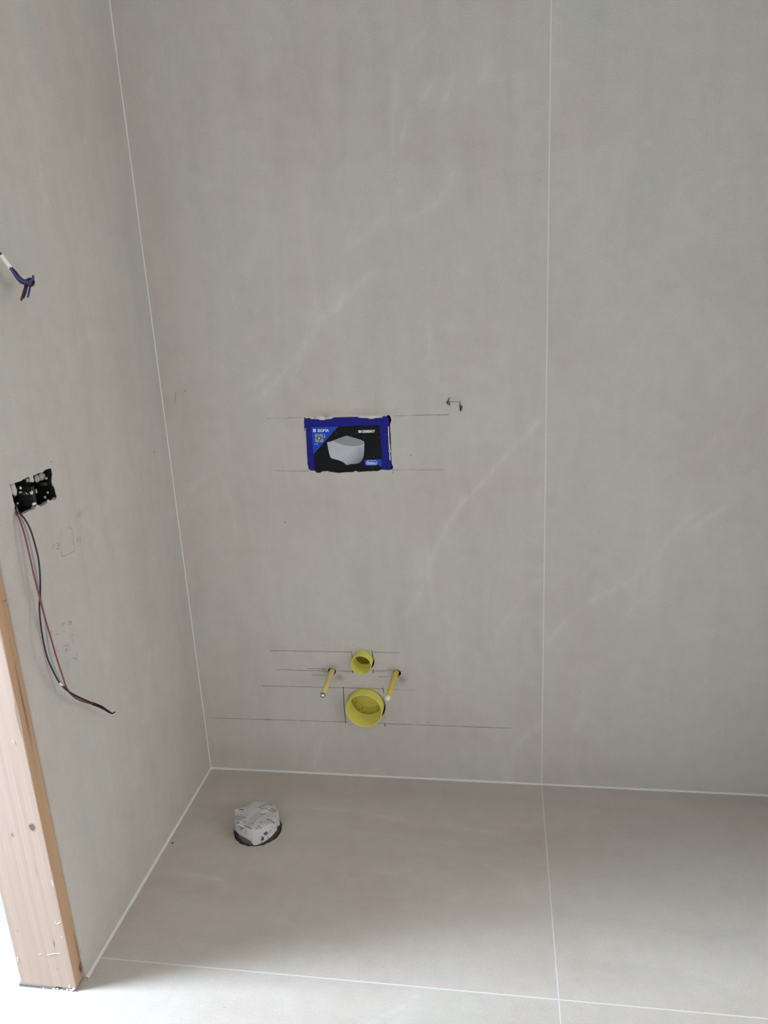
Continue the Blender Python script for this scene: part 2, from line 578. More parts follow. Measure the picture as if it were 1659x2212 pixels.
stain_bounce_1 = [((0.4263, 1.0480), 0.05, 0.010, 0.45), ((0.5197, 1.0457), 0.05, 0.010, 0.48), ((0.5774, 1.0443), 0.02, 0.008, 0.4), ((0.3692, 0.9705), 0.004, 0.07, 0.22),
           ((0.4800, 0.3983), 0.030, 0.008, 0.30), ((0.4787, 0.2852), 0.05, 0.007, 0.24), ((0.4108, 0.2247), 0.012, 0.03, 0.22),  # warm patches round the two caps: their bounced light painted in
           ((0.5468, 0.2227), 0.010, 0.03, 0.12), ((0.0980, 0.0515), 0.20, 0.03, 0.13), ((0.2809, 0.8252), 0.2, 0.12, 0.04)]
t1 = tile('tile', wb, M_WALL, TB, 0.0, JX - g, 0.0, H, 0.0052, windows=(
    ((0.350, 0.610, 0.885, 1.055), (flush_hole,)),
    ((0.360, 0.600, 0.160, 0.410), (small_hole, big_hole, bolt_l_hole, bolt_r_hole))),
    veins=veins_1, smudges=smud_1, stains_and_bounce=stain_bounce_1)
veins_2 = [
    ([(0.9645, 0.4242), (1.0037, 0.4779), (1.0377, 0.5215), (1.0772, 0.5503), (1.1162, 0.5762), (1.1603, 0.5993), (1.1980, 0.6295), (1.2345, 0.6701), (1.2537, 0.7184)], 0.006, 0.75),
    ([(1.1547, 0.5993), (1.1873, 0.6207), (1.2142, 0.6370)], 0.012, 0.6),
    ([(1.2441, 0.6943), (1.2689, 0.7362), (1.2939, 0.7657), (1.3142, 0.7808)], 0.008, 0.7),
    ([(1.3061, 0.7421), (1.3465, 0.7737), (1.3765, 0.7945)], 0.007, 0.6),
    ([(1.3204, 0.9255), (1.3344, 0.9474), (1.3482, 0.9692)], 0.004, 0.5),
    ([(1.0453, 0.1791), (1.0624, 0.2222), (1.0787, 0.2854)], 0.007, 0.4),
    ([(1.1530, 0.5004), (1.1960, 0.5521), (1.2387, 0.5902)], 0.007, 0.35),
    ([(1.1022, 0.6571), (1.1339, 0.7061), (1.1543, 0.7482)], 0.006, 0.35),
    ([(1.1652, 1.6057), (1.1706, 1.6107)], 0.003, 0.7),
    ([(1.2866, 1.4992), (1.3179, 1.5201), (1.3596, 1.5219)], 0.006, 0.35),
    ([(1.1142, 1.2359), (1.1426, 1.2855), (1.1803, 1.3335)], 0.012, 0.3),
    ([(1.0465, 1.4670), (1.0942, 1.5114), (1.1297, 1.5920)], 0.014, 0.25),
]
stain_2 = [((1.1667, 0.7122), 0.06, 0.05, 0.06), ((1.1219, 0.0458), 0.12, 0.03, 0.12), ((1.2425, 0.7243), 0.03, 0.03, 0.06)]
tile('tile', wb, M_WALL2, TB, JX + g, 1.93, 0.0, H, 0.0062, veins=veins_2, stains_and_bounce=stain_2)
tile('tile', wb, M_WALL2, TB, 1.933, 3.9, 0.0, H, 0.3)
# --- side wall slab
veins_l = [
    ([(-0.1572, 1.7737), (-0.1326, 1.8401), (-0.1147, 1.8792)], 0.006, 0.45),
    ([(-0.2034, 1.6618), (-0.1957, 1.6745)], 0.003, 0.8),
    ([(-0.4213, 0.8974), (-0.4096, 0.8730), (-0.3556, 0.9501), (-0.2990, 0.9985)], 0.012, 0.35),
    ([(-0.4301, 0.8385), (-0.3643, 0.8898), (-0.3174, 0.9396)], 0.006, 0.35),
    ([(-0.3352, 0.3659), (-0.2913, 0.4411), (-0.2621, 0.5010)], 0.006, 0.4),
    ([(-0.3934, 1.2495), (-0.2925, 1.2789)], 0.010, 0.25),
    ([(-0.4217, 0.2467), (-0.3757, 0.3160)], 0.010, 0.3),
]
smud_l = [((-0.4549, 0.9271), 0.012, 0.006, 0.34)]
tile('tile', wl, M_LEFT, TL, -0.7165, 0.0, 0.0, H, 0.0058, windows=(((-0.670, -0.505, 0.955, 1.060), (elec_hole,)),),
     veins=veins_l, smudges=smud_l, stains_and_bounce=[((-0.1211, 0.2314), 0.03, 0.08, 0.1)])

# --- floor slabs
veins_f = [
    ([(0.2744, -0.1501), (0.4549, -0.1540), (0.6326, -0.1811), (0.8479, -0.2062)], 0.010, 0.5),
    ([(0.3085, -0.1813), (0.4195, -0.2261), (0.5921, -0.2456), (0.8706, -0.2541)], 0.014, 0.3),
    ([(-0.0178, -0.1510), (0.0691, -0.2016), (0.1140, -0.2526)], 0.012, 0.35),
    ([(0.0899, -0.4115), (0.1271, -0.4157), (0.1891, -0.4249), (0.2129, -0.4592)], 0.008, 0.6),
    ([(0.6417, -0.4668), (0.7238, -0.4455), (0.7746, -0.4132)], 0.008, 0.3),
    ([(0.3156, -0.2083), (0.3751, -0.2474)], 0.016, 0.35),
    ([(0.5006, -0.3959), (0.5842, -0.3584), (0.7178, -0.3610)], 0.014, 0.25),
    ([(0.8151, -0.3220), (0.8803, -0.3606), (0.9403, -0.4381)], 0.010, 0.25),
]
stain_f = [((0.2519, -0.0681), 0.22, 0.05, 0.20), ((0.1883, -0.4543), 0.08, 0.05, 0.12), ((0.5557, -0.0640), 0.2, 0.03, 0.12), ((0.5158, -0.2177), 0.12, 0.02, 0.12),
           ((0.2397, -0.3103), 0.09, 0.03, 0.16), ((0.8713, -0.1869), 0.12, 0.03, 0.10)]
tile('tile', fl, M_FLOOR, TF, 0.0, JX - g, JY + g, 0.0, 0.006, windows=(((0.150, 0.300, -0.320, -0.175), (drain_hole,)),), veins=veins_f, stains_and_bounce=stain_f)
veins_f2 = [([(1.2609, -0.0452), (1.3126, -0.0781), (1.3530, -0.1017)], 0.014, 0.4), ([(1.0506, -0.1184), (1.1353, -0.1811), (1.2221, -0.2542)], 0.010, 0.25),
            ([(1.1283, -0.5650), (1.2335, -0.5762), (1.2969, -0.6013)], 0.012, 0.3)]
stain_f2 = [((1.3520, -0.0564), 0.12, 0.05, 0.14), ((1.4663, -0.1353), 0.08, 0.05, 0.14)]
tile('tile', fl, M_FLOOR, TF, JX + g, 1.93, JY + g, 0.0, 0.008, veins=veins_f2, stains_and_bounce=stain_f2)
veins_f3 = [([(0.6044, -0.7553), (0.6448, -0.7248), (0.6903, -0.6848)], 0.010, 0.6), ([(0.6562, -0.7431), (0.6722, -0.7269)], 0.02, 0.4)]
tile('tile', fl, M_FLOOR, TF, -0.0125, JX - g, JY - 0.9745, JY - g, 0.008, veins=veins_f3)
tile('tile', fl, M_FLOOR, TF, JX + g, 1.93, JY - 0.9745, JY - g, 0.3)
tile('tile', fl, M_FLOOR, TF, 1.933, 3.9, JY - 0.9745, JY - g, 0.3)
tile('tile', fl, M_FLOOR, TF, 1.933, 3.9, JY + g, 0.0, 0.3)
y2 = JY - 0.9745 - 2 * g
for a, b in ((-0.0125, JX - g), (JX + g, 1.93), (1.933, 3.9)):
    tile('tile', fl, M_FLOOR, TF, a, b, -2.32, y2, 0.4)
for c, d in ((JY - 0.9745, JY - g), (-2.32, y2)):
    tile('tile', fl, M_FLOOR, TF, -0.99, -0.0155, c, d, 0.4)
    tile('tile', fl, M_FLOOR, TF, -1.18, -0.993, c, d, 0.4)
tile('tile', fl, M_FLOOR, TF, -0.99, -0.1245, JY + g, 0.0, 0.4)
tile('tile', fl, M_FLOOR, TF, -1.18, -0.993, JY + g, 0.0, 0.4)


# --- grout: flush strips in the joints, fillets in the inner corners
def strip(x0, x1, y0, y1, z0, z1, parent):
    return mobj('grout_joint', *box_vf(x0, x1, y0, y1, z0, z1), M_GROUT, parent)


GF = -0.0002
strip(JX - g, JX + g, 0.0003, TH, 0.0, H, wb)
strip(1.93, 1.933, 0.0006, TH, 0.0, H, wb)
for x0, x1, y0, y1 in ((JX - g, JX + g, JY + g, 0.0), (JX - g, JX + g, -2.32, JY - g), (-0.0125, JX - g, JY - g, JY + g),
                       (JX - g, 3.9, JY - g, JY + g), (-0.0155, -0.0125, -2.32, -0.7165), (1.93, 1.933, JY + g, 0.0), (1.93, 1.933, -2.32, JY - g),
                       (-0.0125, 3.9, y2, y2 + 2 * g), (-1.18, -0.0155, y2, y2 + 2 * g), (-1.18, -0.124, JY - g, JY + g),
                       (-0.993, -0.99, -2.32, 0.0)):
    strip(x0, x1, y0, y1, -TH, GF, fl)


def fillet(name, a, b, e1, e2, w, parent, k=40, seed=1):
    """a tooled bead of grout along an inner corner"""
    rnd = random.Random(seed)
    a, b, e1, e2 = Vector(a), Vector(b), Vector(e1), Vector(e2)
    V, Fc = [], []
    for i in range(k + 1):
        p = a.lerp(b, i / k)
        ww = w * (1 + rnd.uniform(-0.12, 0.12))
        V += [p, p + e1 * ww, p + (e1 + e2) * ww * 0.36, p + e2 * ww]
    for i in range(k):
        s = i * 4
        for c in range(4):
            d = (c + 1) % 4
            Fc.append((s + c, s + d, s + 4 + d, s + 4 + c))
    return fix_normals(mobj(name, V, Fc, M_GROUT, parent))


fillet('grout_joint', (0, 0, 0), (0, 0, H), (1, 0, 0), (0, -1, 0), 0.0019, wb, 60, 1)
fillet('grout_joint', (0, 0, 0), (3.9, 0, 0), (0, -1, 0), (0, 0, 1), 0.0037, fl, 80, 2)
fillet('grout_joint', (0, 0, 0), (0, -0.7165, 0), (1, 0, 0), (0, 0, 1), 0.0045, fl, 50, 3)
V, Fc = lathe_vf([(0, 0.009), (0.003, 0.0075), (0.006, 0.004), (0.008, 0.0)], (0.0005, -0.0005, 0.0), (0.5, -0.5, 0.7), 14)
mobj('grout_blob', V, Fc, M_GROUT, fl, True)


# ------------------------------------------------------------------ pencil setting-out marks on the slabs
def marks_vf(lines, to3, w, lift):
    V, Fc = [], []
    for ln in lines:
        for a, b in zip(ln[:-1], ln[1:]):
            a, b = Vector(a), Vector(b)
            t = (b - a)
            if t.length < 1e-6:
                continue
            t.normalize()
            nn = Vector((-t.y, t.x)) * w / 2
            k = max(1, int((b - a).length / 0.02))
            s = len(V)
            for i in range(k + 1):
                p = a.lerp(b, i / k)
                wob = 0.0003 * math.sin(i * 1.7 + a.x * 50)
                V.append(to3(p.x + nn.x, p.y + nn.y + wob, -lift))
                V.append(to3(p.x - nn.x, p.y - nn.y + wob, -lift))
            for i in range(k):
                Fc.append((s + 2 * i, s + 2 * i + 1, s + 2 * i + 3, s + 2 * i + 2))
    return V, Fc


back_lines = [
    ([(0.2703, 1.0388), (0.3664, 1.0389)], 'f'), ([(0.5920, 1.0377), (0.6571, 1.0378)], 'f'), ([(0.6571, 1.0378), (0.7305, 1.0378)], 'n'),
    ([(0.2758, 0.9032), (0.3698, 0.9014)], 'f'), ([(0.5881, 0.9015), (0.7100, 0.9005)], 'f'), ([(0.5865, 0.9051), (0.5853, 0.8920)], 'f'),
    ([(0.2186, 0.3915), (0.4463, 0.3926)], 'n'), ([(0.5091, 0.3940), (0.5801, 0.3940)], 'n'),
    ([(0.2332, 0.3333), (0.3721, 0.3325)], 'n'), ([(0.4036, 0.3338), (0.4505, 0.3342)], 'n'), ([(0.5048, 0.3373), (0.5626, 0.3405)], 'f'),
    ([(0.3187, 0.3387), (0.3726, 0.3392)], 'n'), ([(0.3330, 0.3198), (0.3777, 0.3191)], 'n'), ([(0.5193, 0.3199), (0.5450, 0.3199)], 'n'),
    ([(0.5021, 0.3351), (0.5393, 0.3355)], 'f'), ([(0.5663, 0.3392), (0.5943, 0.3393)], 'f'),
    ([(0.1864, 0.2802), (0.4198, 0.2824)], 'n'), ([(0.4198, 0.2824), (0.5316, 0.2827)], 'n'), ([(0.5316, 0.2827), (0.6174, 0.2815)], 'f'),
    ([(0.0197, 0.1699), (0.1662, 0.1723)], 'n'), ([(0.1662, 0.1723), (0.4260, 0.1737)], 'n'), ([(0.5092, 0.1736), (0.6713, 0.1741)], 'n'), ([(0.6713, 0.1741), (0.8796, 0.1746)], 'n'),
    ([(0.4193, 0.2846), (0.4179, 0.2323), (0.4186, 0.1704)], 'd'), ([(0.5299, 0.2862), (0.5323, 0.2699)], 'd'), ([(0.5318, 0.2727), (0.5309, 0.1900)], 'f'), ([(0.5309, 0.1767), (0.5310, 0.1649)], 'd'),
    ([(0.4492, 0.3975), (0.4503, 0.3737)], 'n'), ([(0.5056, 0.3989), (0.5083, 0.3781)], 'd'), ([(0.4494, 0.3384), (0.4488, 0.3285)], 'd'), ([(0.5063, 0.3416), (0.5057, 0.3303)], 'd'),
    ([(0.7338, 1.0798), (0.7245, 1.0655), (0.7344, 1.0596)], 'n'), ([(0.7313, 1.0687), (0.7558, 1.0681), (0.7581, 1.0455)], 'n'), ([(0.7581, 1.0713), (0.7587, 1.0444), (0.7634, 1.0567), (0.7568, 1.0613)], 'n'),
    ([(0.7326, 1.0787), (0.7256, 1.0666), (0.7334, 1.0619), (0.7302, 1.0710), (0.7267, 1.0655)], 'd'), ([(0.7567, 1.0591), (0.7587, 1.0455), (0.7622, 1.0567), (0.7577, 1.0546), (0.7599, 1.0500)], 'd'), ([(0.0401, 1.1141), (0.0321, 1.0825)], 'f'), ([(0.0620, 1.1111), (0.0677, 1.1168)], 'f'),
]
PM = {'f': (M_PENCIL_F, 0.0016), 'n': (M_PENCIL, 0.0017), 'd': (M_PENCIL_D, 0.0021)}
for ln, k in back_lines:
    mobj('pencil_line', *marks_vf([ln], TB, PM[k][1], 0.0002), PM[k][0], wb)
left_figures = [
    ([[(-0.5165, 0.9139), (-0.4983, 0.9126), (-0.4903, 0.9061), (-0.4916, 0.8896), (-0.4959, 0.8615), (-0.5392, 0.8657), (-0.5408, 0.8751), (-0.5354, 0.8941), (-0.5296, 0.9147)]], 'f'),
    ([[(-0.5597, 0.9000), (-0.5670, 0.8906)], [(-0.5523, 0.8974), (-0.5458, 0.8974), (-0.5405, 0.8933), (-0.5474, 0.8922), (-0.5417, 0.8894), (-0.5469, 0.8843), (-0.5541, 0.8877)]], 'f'),
    ([[(-0.4767, 0.8846), (-0.4802, 0.8767), (-0.4719, 0.8793)], [(-0.4662, 0.8837), (-0.4702, 0.8711)]], 'f'),
    ([[(-0.5846, 0.7376), (-0.5710, 0.7375)], [(-0.5710, 0.7375), (-0.5746, 0.7337)], [(-0.5710, 0.7375), (-0.5769, 0.7399)]], 'f'),
    ([[(-0.5585, 0.7357), (-0.5476, 0.7306), (-0.5521, 0.7231)], [(-0.5479, 0.7295), (-0.5612, 0.7292)]], 'n'),
    ([[(-0.6252, 0.7436), (-0.6147, 0.7404), (-0.6191, 0.7354), (-0.6250, 0.7333)], [(-0.6015, 0.7313), (-0.6064, 0.7296), (-0.5999, 0.7269), (-0.5942, 0.7287), (-0.5949, 0.7237)]], 'f'),
    ([[(-0.5879, 0.7271), (-0.5755, 0.7229), (-0.5878, 0.7175)]], 'f'),
    ([[(-0.5570, 0.7024), (-0.5523, 0.7052), (-0.5490, 0.6976)], [(-0.5555, 0.6971), (-0.5544, 0.6854)]], 'n'),
    ([[(-0.5885, 0.6960), (-0.5736, 0.6913), (-0.5860, 0.6792)], [(-0.5870, 0.6861), (-0.5784, 0.6841)], [(-0.5697, 0.6921), (-0.5665, 0.6840), (-0.5746, 0.6761)]], 'n'),
    ([[(-0.6104, 0.7026), (-0.6136, 0.6970), (-0.6062, 0.6941)], [(-0.6279, 0.6981), (-0.6222, 0.6978), (-0.6271, 0.6914)], [(-0.5990, 0.6913), (-0.5956, 0.6856)]], 'f'),
    ([[(-0.5628, 0.6583), (-0.5545, 0.6488), (-0.5458, 0.6613)]], 'n'),
    ([[(-0.5899, 0.6619), (-0.5915, 0.6498)], [(-0.5785, 0.6587), (-0.5858, 0.6551), (-0.5800, 0.6520), (-0.5838, 0.6466), (-0.5876, 0.6495)]], 'f'),
]
for lns, k in left_figures:
    mobj('pencil_figure', *marks_vf(lns, TL, 0.0012, 0.0002), PM[k][0], wl)

M_SPECK = plain('dark_speck', (0.13, 0.11, 0.10), 0.9, 0.1, 0.2, 300)
M_SPECK_W = plain('pale_chip', (0.75, 0.74, 0.72), 0.9, 0.1, 0.05, 300)


def specks(name, spots, to3, mat, parent, seed):
    rnd = random.Random(seed)
    for (x, y), r in spots:
        n = 7
        V, Fc = [to3(x, y, -0.0006)], []
        for k in range(n):
            an = 2 * math.pi * k / n
            rr = r * rnd.uniform(0.6, 1.2)
            V.append(to3(x + rr * math.cos(an), y + rr * math.sin(an), -0.0001))
        for k in range(n):
            Fc.append((0, 1 + k, 1 + (k + 1) % n))
        fix_normals(mobj(name, V, Fc, mat, parent))


specks('dirt_speck', [((0.6339, 0.9388), 0.0018), ((0.2954, 0.7646), 0.0018), ((0.3700, 0.4108), 0.0013), ((0.4367, 0.3010), 0.0013), ((0.4810, 0.3039), 0.0012),
                      ((0.4961, 0.2958), 0.0010), ((0.1351, 0.5596), 0.0012), ((0.0649, 1.1145), 0.0014), ((0.4566, 0.4143), 0.0014), ((0.6524, 0.1834), 0.0016), ((0.3745, 0.4193), 0.001), ((0.2684, 0.3998), 0.001)], TB, M_SPECK, wb, 1)
specks('dirt_speck', [((-0.0868, 0.9756), 0.0022), ((-0.2907, 0.1248), 0.0016), ((-0.5213, 1.0527), 0.0014)], TL, M_SPECK, wl, 2)
specks('dirt_speck', [((0.0161, -0.3151), 0.0042), ((0.1017, -0.0844), 0.0012)], TF, M_SPECK, fl, 3)
specks('paint_speck', [((0.0509, -0.5650), 0.0018)], TF, M_SPECK_W, fl, 4)

# ------------------------------------------------------------------ timber post at the end of the side wall
def pine(name, c_light, c_dark, c_knot, knots, streaks, rough):
    m, N, L, B = new_mat(name)
    tc = N.new('ShaderNodeTexCoord').outputs['Object']
    mv = mapping(N, L, tc, (0, math.radians(1.2), 0), (26, 26, 1.1))
    w = noise(N, L, mv, 1.0, 4, 0.55, 1.3)
    fine = noise(N, L, mapping(N, L, tc, (0, 0, 0), (320, 320, 5)), 1.0, 3, 0.6)
    ring = N.new('ShaderNodeTexWave')
    ring.wave_type = 'BANDS'
    ring.bands_direction = 'X'
    ring.inputs['Scale'].default_value = 0.55
    ring.inputs['Distortion'].default_value = 5.0
    ring.inputs['Detail'].default_value = 2
    ring.inputs['Detail Scale'].default_value = 0.7
    L.new(mv, ring.inputs['Vector'])
    base = ramp(N, L, w, [(0.3, c_light), (0.75, c_dark)])
    base = mix(N, L, 0.20, base, ramp(N, L, ring.outputs['Fac'], [(0.55, (1, 1, 1)), (0.93, (0.72, 0.62, 0.56)), (1.0, (0.9, 0.85, 0.8))]), 'MULTIPLY')
    base = mix(N, L, 0.35, base, ramp(N, L, fine, [(0.3, (0.85,) * 3), (0.7, (1.1,) * 3)]), 'MULTIPLY')
    for (x, y, z), rx, rz, s, col in knots:
        v = N.new('ShaderNodeVectorMath')
        v.operation = 'SUBTRACT'
        L.new(tc, v.inputs[0])
        v.inputs[1].default_value = (x, y, z)
        v2 = N.new('ShaderNodeVectorMath')
        v2.operation = 'DIVIDE'
        L.new(v.outputs[0], v2.inputs[0])
        v2.inputs[1].default_value = (rx, rx, rz)
        ln = N.new('ShaderNodeVectorMath')
        ln.operation = 'LENGTH'
        L.new(v2.outputs[0], ln.inputs[0])
        nz = noise(N, L, tc, 160, 3, 0.6)
        d = math_node(N, L, 'ADD', ln.outputs['Value'], math_node(N, L, 'MULTIPLY', math_node(N, L, 'SUBTRACT', nz, 0.5), 0.9))
        fac = math_node(N, L, 'MULTIPLY', math_node(N, L, 'SUBTRACT', 1.3, d), s, True)
        base = mix(N, L, fac, base, col)
        # growth rings bending round the knot
        rg = math_node(N, L, 'SINE', math_node(N, L, 'MULTIPLY', d, 9.0), None)
        near = math_node(N, L, 'MULTIPLY', math_node(N, L, 'SUBTRACT', 3.2, d), 0.30, True)
        base = mix(N, L, math_node(N, L, 'MULTIPLY', near, math_node(N, L, 'MULTIPLY', math_node(N, L, 'MAXIMUM', rg, 0.0), 0.35)), base, c_knot)
    L.new(base, B.inputs['Base Color'])
    B.inputs['Roughness'].default_value = rough
    B.inputs['Specular IOR Level'].default_value = 0.25
    bp = N.new('ShaderNodeBump')
    bp.inputs['Strength'].default_value = 0.15
    bp.inputs['Distance'].default_value = 0.001
    L.new(fine, bp.inputs['Height'])
    L.new(bp.outputs['Normal'], B.inputs['Normal'])
    return m


PY = -0.7478
XR, XL, PB_ = -0.0048, -0.1268, -0.7178
post = empty('timber_post', (-0.066, -0.733, 0.0), 'pale knotty pine post at the end of the left tiled wall', 'post')
# coordinates in the post's own space
kf = lambda p: (p[0] + 0.066, PY + 0.733, p[2])
knots_f = [(kf((-0.0245, -0.7478, 0.3973)), 0.0062, 0.0085, 1.6, (0.20, 0.10, 0.12)), (kf((-0.0702, -0.7478, 0.3762)), 0.0032, 0.005, 1.0, (0.26, 0.17, 0.13)),
           (kf((-0.0319, -0.7478, 0.1196)), 0.0014, 0.011, 1.0, (0.22, 0.15, 0.13)), (kf((-0.1072, -0.7478, 0.1422)), 0.0016, 0.0025, 0.8, (0.4, 0.25, 0.22)),
           (kf((-0.0372, -0.7478, 0.0530)), 0.003, 0.003, 0.6, (0.4, 0.27, 0.27)), (kf((-0.0371, -0.7478, 0.2938)), 0.0018, 0.012, 0.5, (0.4, 0.28, 0.24))]
kr = lambda p: (XR + 0.066, p[1] + 0.733, p[2])
knots_r = [(kr((-0.0048, -0.7198, 0.0333)), 0.0080, 0.0125, 1.7, (0.12, 0.055, 0.06)), (kr((-0.0048, -0.7192, 0.0761)), 0.0040, 0.050, 0.8, (0.26, 0.13, 0.07)),
           (kr((-0.0048, -0.7289, 0.6513)), 0.0026, 0.085, 0.8, (0.21, 0.11, 0.06)), (kr((-0.0048, -0.7281, 0.6077)), 0.0022, 0.04, 0.5, (0.24, 0.13, 0.07)),
           (kr((-0.0048, -0.7217, 0.8505)), 0.005, 0.002, 0.9, (0.2, 0.12, 0.07)), (kr((-0.0048, -0.7230, 0.2643)), 0.0009, 0.0012, 1.5, (0.02, 0.02, 0.02))]
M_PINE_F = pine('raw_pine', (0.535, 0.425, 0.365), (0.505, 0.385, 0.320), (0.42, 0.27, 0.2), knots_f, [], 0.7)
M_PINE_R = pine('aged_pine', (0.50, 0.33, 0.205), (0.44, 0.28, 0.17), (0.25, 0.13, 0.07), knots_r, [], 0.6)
# body: the arris between front and side is worn and uneven
rp = random.Random(12)
zs = [0.007] + [0.03 + i * 0.02 for i in range(111)] + [2.25]
V, Fc, MI = [], [], []
for i, z in enumerate(zs):
    ch = 0.0010 + (0.0012 * abs(rp.gauss(0, 0.5)))
    if 0.60 < z < 0.82:
        ch += 0.0050 * max(0.0, math.sin((z - 0.6) * 43) * math.sin((z - 0.6) * 17 + 1)) * rp.uniform(0.5, 1)
    wob = 0.0009 * math.sin(z * 3.1) + rp.uniform(-0.0003, 0.0003)
    V += [(XL + wob, PB_, z), (XL + wob, PY + 0.001, z), (XL + wob + 0.001, PY, z), (XR - ch, PY, z), (XR, PY + ch * 0.8, z), (XR, PB_, z)]
for i in range(len(zs) - 1):
    s = i * 6
    for c in range(6):
        d = (c + 1) % 6
        Fc.append((s + c, s + d, s + 6 + d, s + 6 + c))
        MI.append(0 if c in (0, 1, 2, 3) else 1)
Fc.append((5, 4, 3, 2, 1, 0))
MI.append(0)
e = (len(zs) - 1) * 6
Fc.append(tuple(e + k for k in range(6)))
MI.append(0)
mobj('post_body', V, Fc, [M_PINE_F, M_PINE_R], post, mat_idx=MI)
M_FOAM = plain('grey_foot_strip', (0.22, 0.22, 0.22), 0.95, 0.1, 0.35, 180)
tag(mobj('foot_strip', *boxes_vf([(XL - 0.004, XL + 0.078, PY - 0.0015, PB_, 0.0, 0.0068), (XL + 0.078, XL + 0.092, PY + 0.006, PB_, 0.0, 0.0068), (XL + 0.092, XR - 0.001, PY - 0.0005, PB_, 0.0, 0.0068)]), M_FOAM, post), 'grey strip under the post foot')
# splinters and plaster dabs on its front and arris
M_SPLINT = plain('pale_splinter', (0.80, 0.74, 0.68), 0.8, 0.1, 0.1, 300)


def dab(name, pts, w, mat, parent):
    V, Fc = tube_vf(catmull(pts, 4), w, 5)
    return mobj(name, V, Fc, mat, parent, True)


for pts, w in (([(-0.0075, -0.7478, 0.2756), (-0.0061, -0.7478, 0.2625)], 0.0011), ([(-0.0193, -0.7478, 0.1762), (-0.0175, -0.7478, 0.1695), (-0.0066, -0.7478, 0.1752)], 0.0007),
               ([(-0.0529, -0.7478, 0.0881), (-0.0357, -0.7478, 0.0935), (-0.0234, -0.7478, 0.0948)], 0.0007), ([(-0.1209, -0.7478, 0.0749), (-0.1213, -0.7478, 0.0629)], 0.0012),
               ([(-0.0714, -0.7478, 0.0873), (-0.0647, -0.7478, 0.0904)], 0.0006), ([(-0.0178, -0.7478, 0.0143), (-0.0181, -0.7478, 0.0070)], 0.0015), ([(-0.0130, -0.7478, 0.1401), (-0.0101, -0.7478, 0.1347)], 0.0006), ([(-0.0257, -0.7478, 0.5874), (-0.0236, -0.7478, 0.5798)], 0.0010)):
    dab('splinter', pts, w, M_SPLINT, post)

# ------------------------------------------------------------------ cistern cover box in the back wall
M_BLUE = plain('deep_blue_plastic', (0.010, 0.011, 0.20), 0.45, 0.12, 0.06, 40)
M_PBLUE = plain('printed_bright_blue', (0.012, 0.058, 0.46), 0.45, 0.15, 0.04, 60)
M_PBLACK = plain('printed_black', (0.006, 0.007, 0.008), 0.5, 0.10, 0.15, 60)
M_PWHITE = plain('printed_white', (0.75, 0.77, 0.80), 0.5, 0.3, 0.02, 60)
M_PGREY = plain('printed_grey', (0.24, 0.28, 0.32), 0.5, 0.3, 0.05, 60)
M_LID = plain('printed_lid_grey', (0.25, 0.26, 0.295), 0.5, 0.3, 0.04, 90)
M_RIMP = plain('printed_rim_grey', (0.46, 0.47, 0.52), 0.5, 0.3, 0.03, 90)
M_EPS = plain('white_packing_foam', (0.70, 0.68, 0.64), 0.9, 0.1, 0.12, 250)
M_NAVY = plain('printed_navy', (0.01, 0.025, 0.12), 0.5, 0.3, 0.05, 60)

# the printed bowl: a picture whose printed tones run from light at the left to grey at the lower right
mb, N, L, B = new_mat('printed_bowl_picture')
tc = N.new('ShaderNodeTexCoord').outputs['Object']
sp = N.new('ShaderNodeSeparateXYZ')
L.new(tc, sp.inputs[0])
gx = math_node(N, L, 'MULTIPLY', math_node(N, L, 'SUBTRACT', sp.outputs[0], -0.060), 1 / 0.085, True)
gz = math_node(N, L, 'MULTIPLY', math_node(N, L, 'SUBTRACT', 0.078, sp.outputs[2]), 1 / 0.075, True)
gg = math_node(N, L, 'ADD', math_node(N, L, 'MULTIPLY', math_node(N, L, 'POWER', gx, 2.6), 0.5), math_node(N, L, 'MULTIPLY', math_node(N, L, 'POWER', gz, 1.8), 0.7))
cr = ramp(N, L, gg, [(0.0, (0.43, 0.44, 0.50)), (0.35, (0.46, 0.47, 0.52)), (0.7, (0.28, 0.29, 0.33)), (1.0, (0.13, 0.135, 0.16))])
cr = mix(N, L, 0.5, cr, ramp(N, L, noise(N, L, tc, 700, 2, 0.7), [(0.3, (0.85,) * 3), (0.7, (1.12,) * 3)]), 'MULTIPLY')
L.new(cr, B.inputs['Base Color'])
B.inputs['Roughness'].default_value = 0.5
M_BOWL = mb

cov = empty('cistern_cover_box', (0.4780, 0.0, 0.9010), 'blue plastic cistern cover with a printed toilet bowl picture, in the back wall', 'cover box')


def plate(name, pts, y0, depth, mat, parent):
    """flat outline in the plane of the back wall, front at y0, going depth into the wall"""
    n = len(pts)
    V = [(x, y0, z) for x, z in pts] + [(x, y0 + depth, z) for x, z in pts]
    Fc = [tuple(range(n)), tuple(range(2 * n - 1, n - 1, -1))]
    for i in range(n):
        j = (i + 1) % n
        Fc.append((i, n + i, n + j, j))
    return fix_normals(mobj(name, V, Fc, mat, parent))


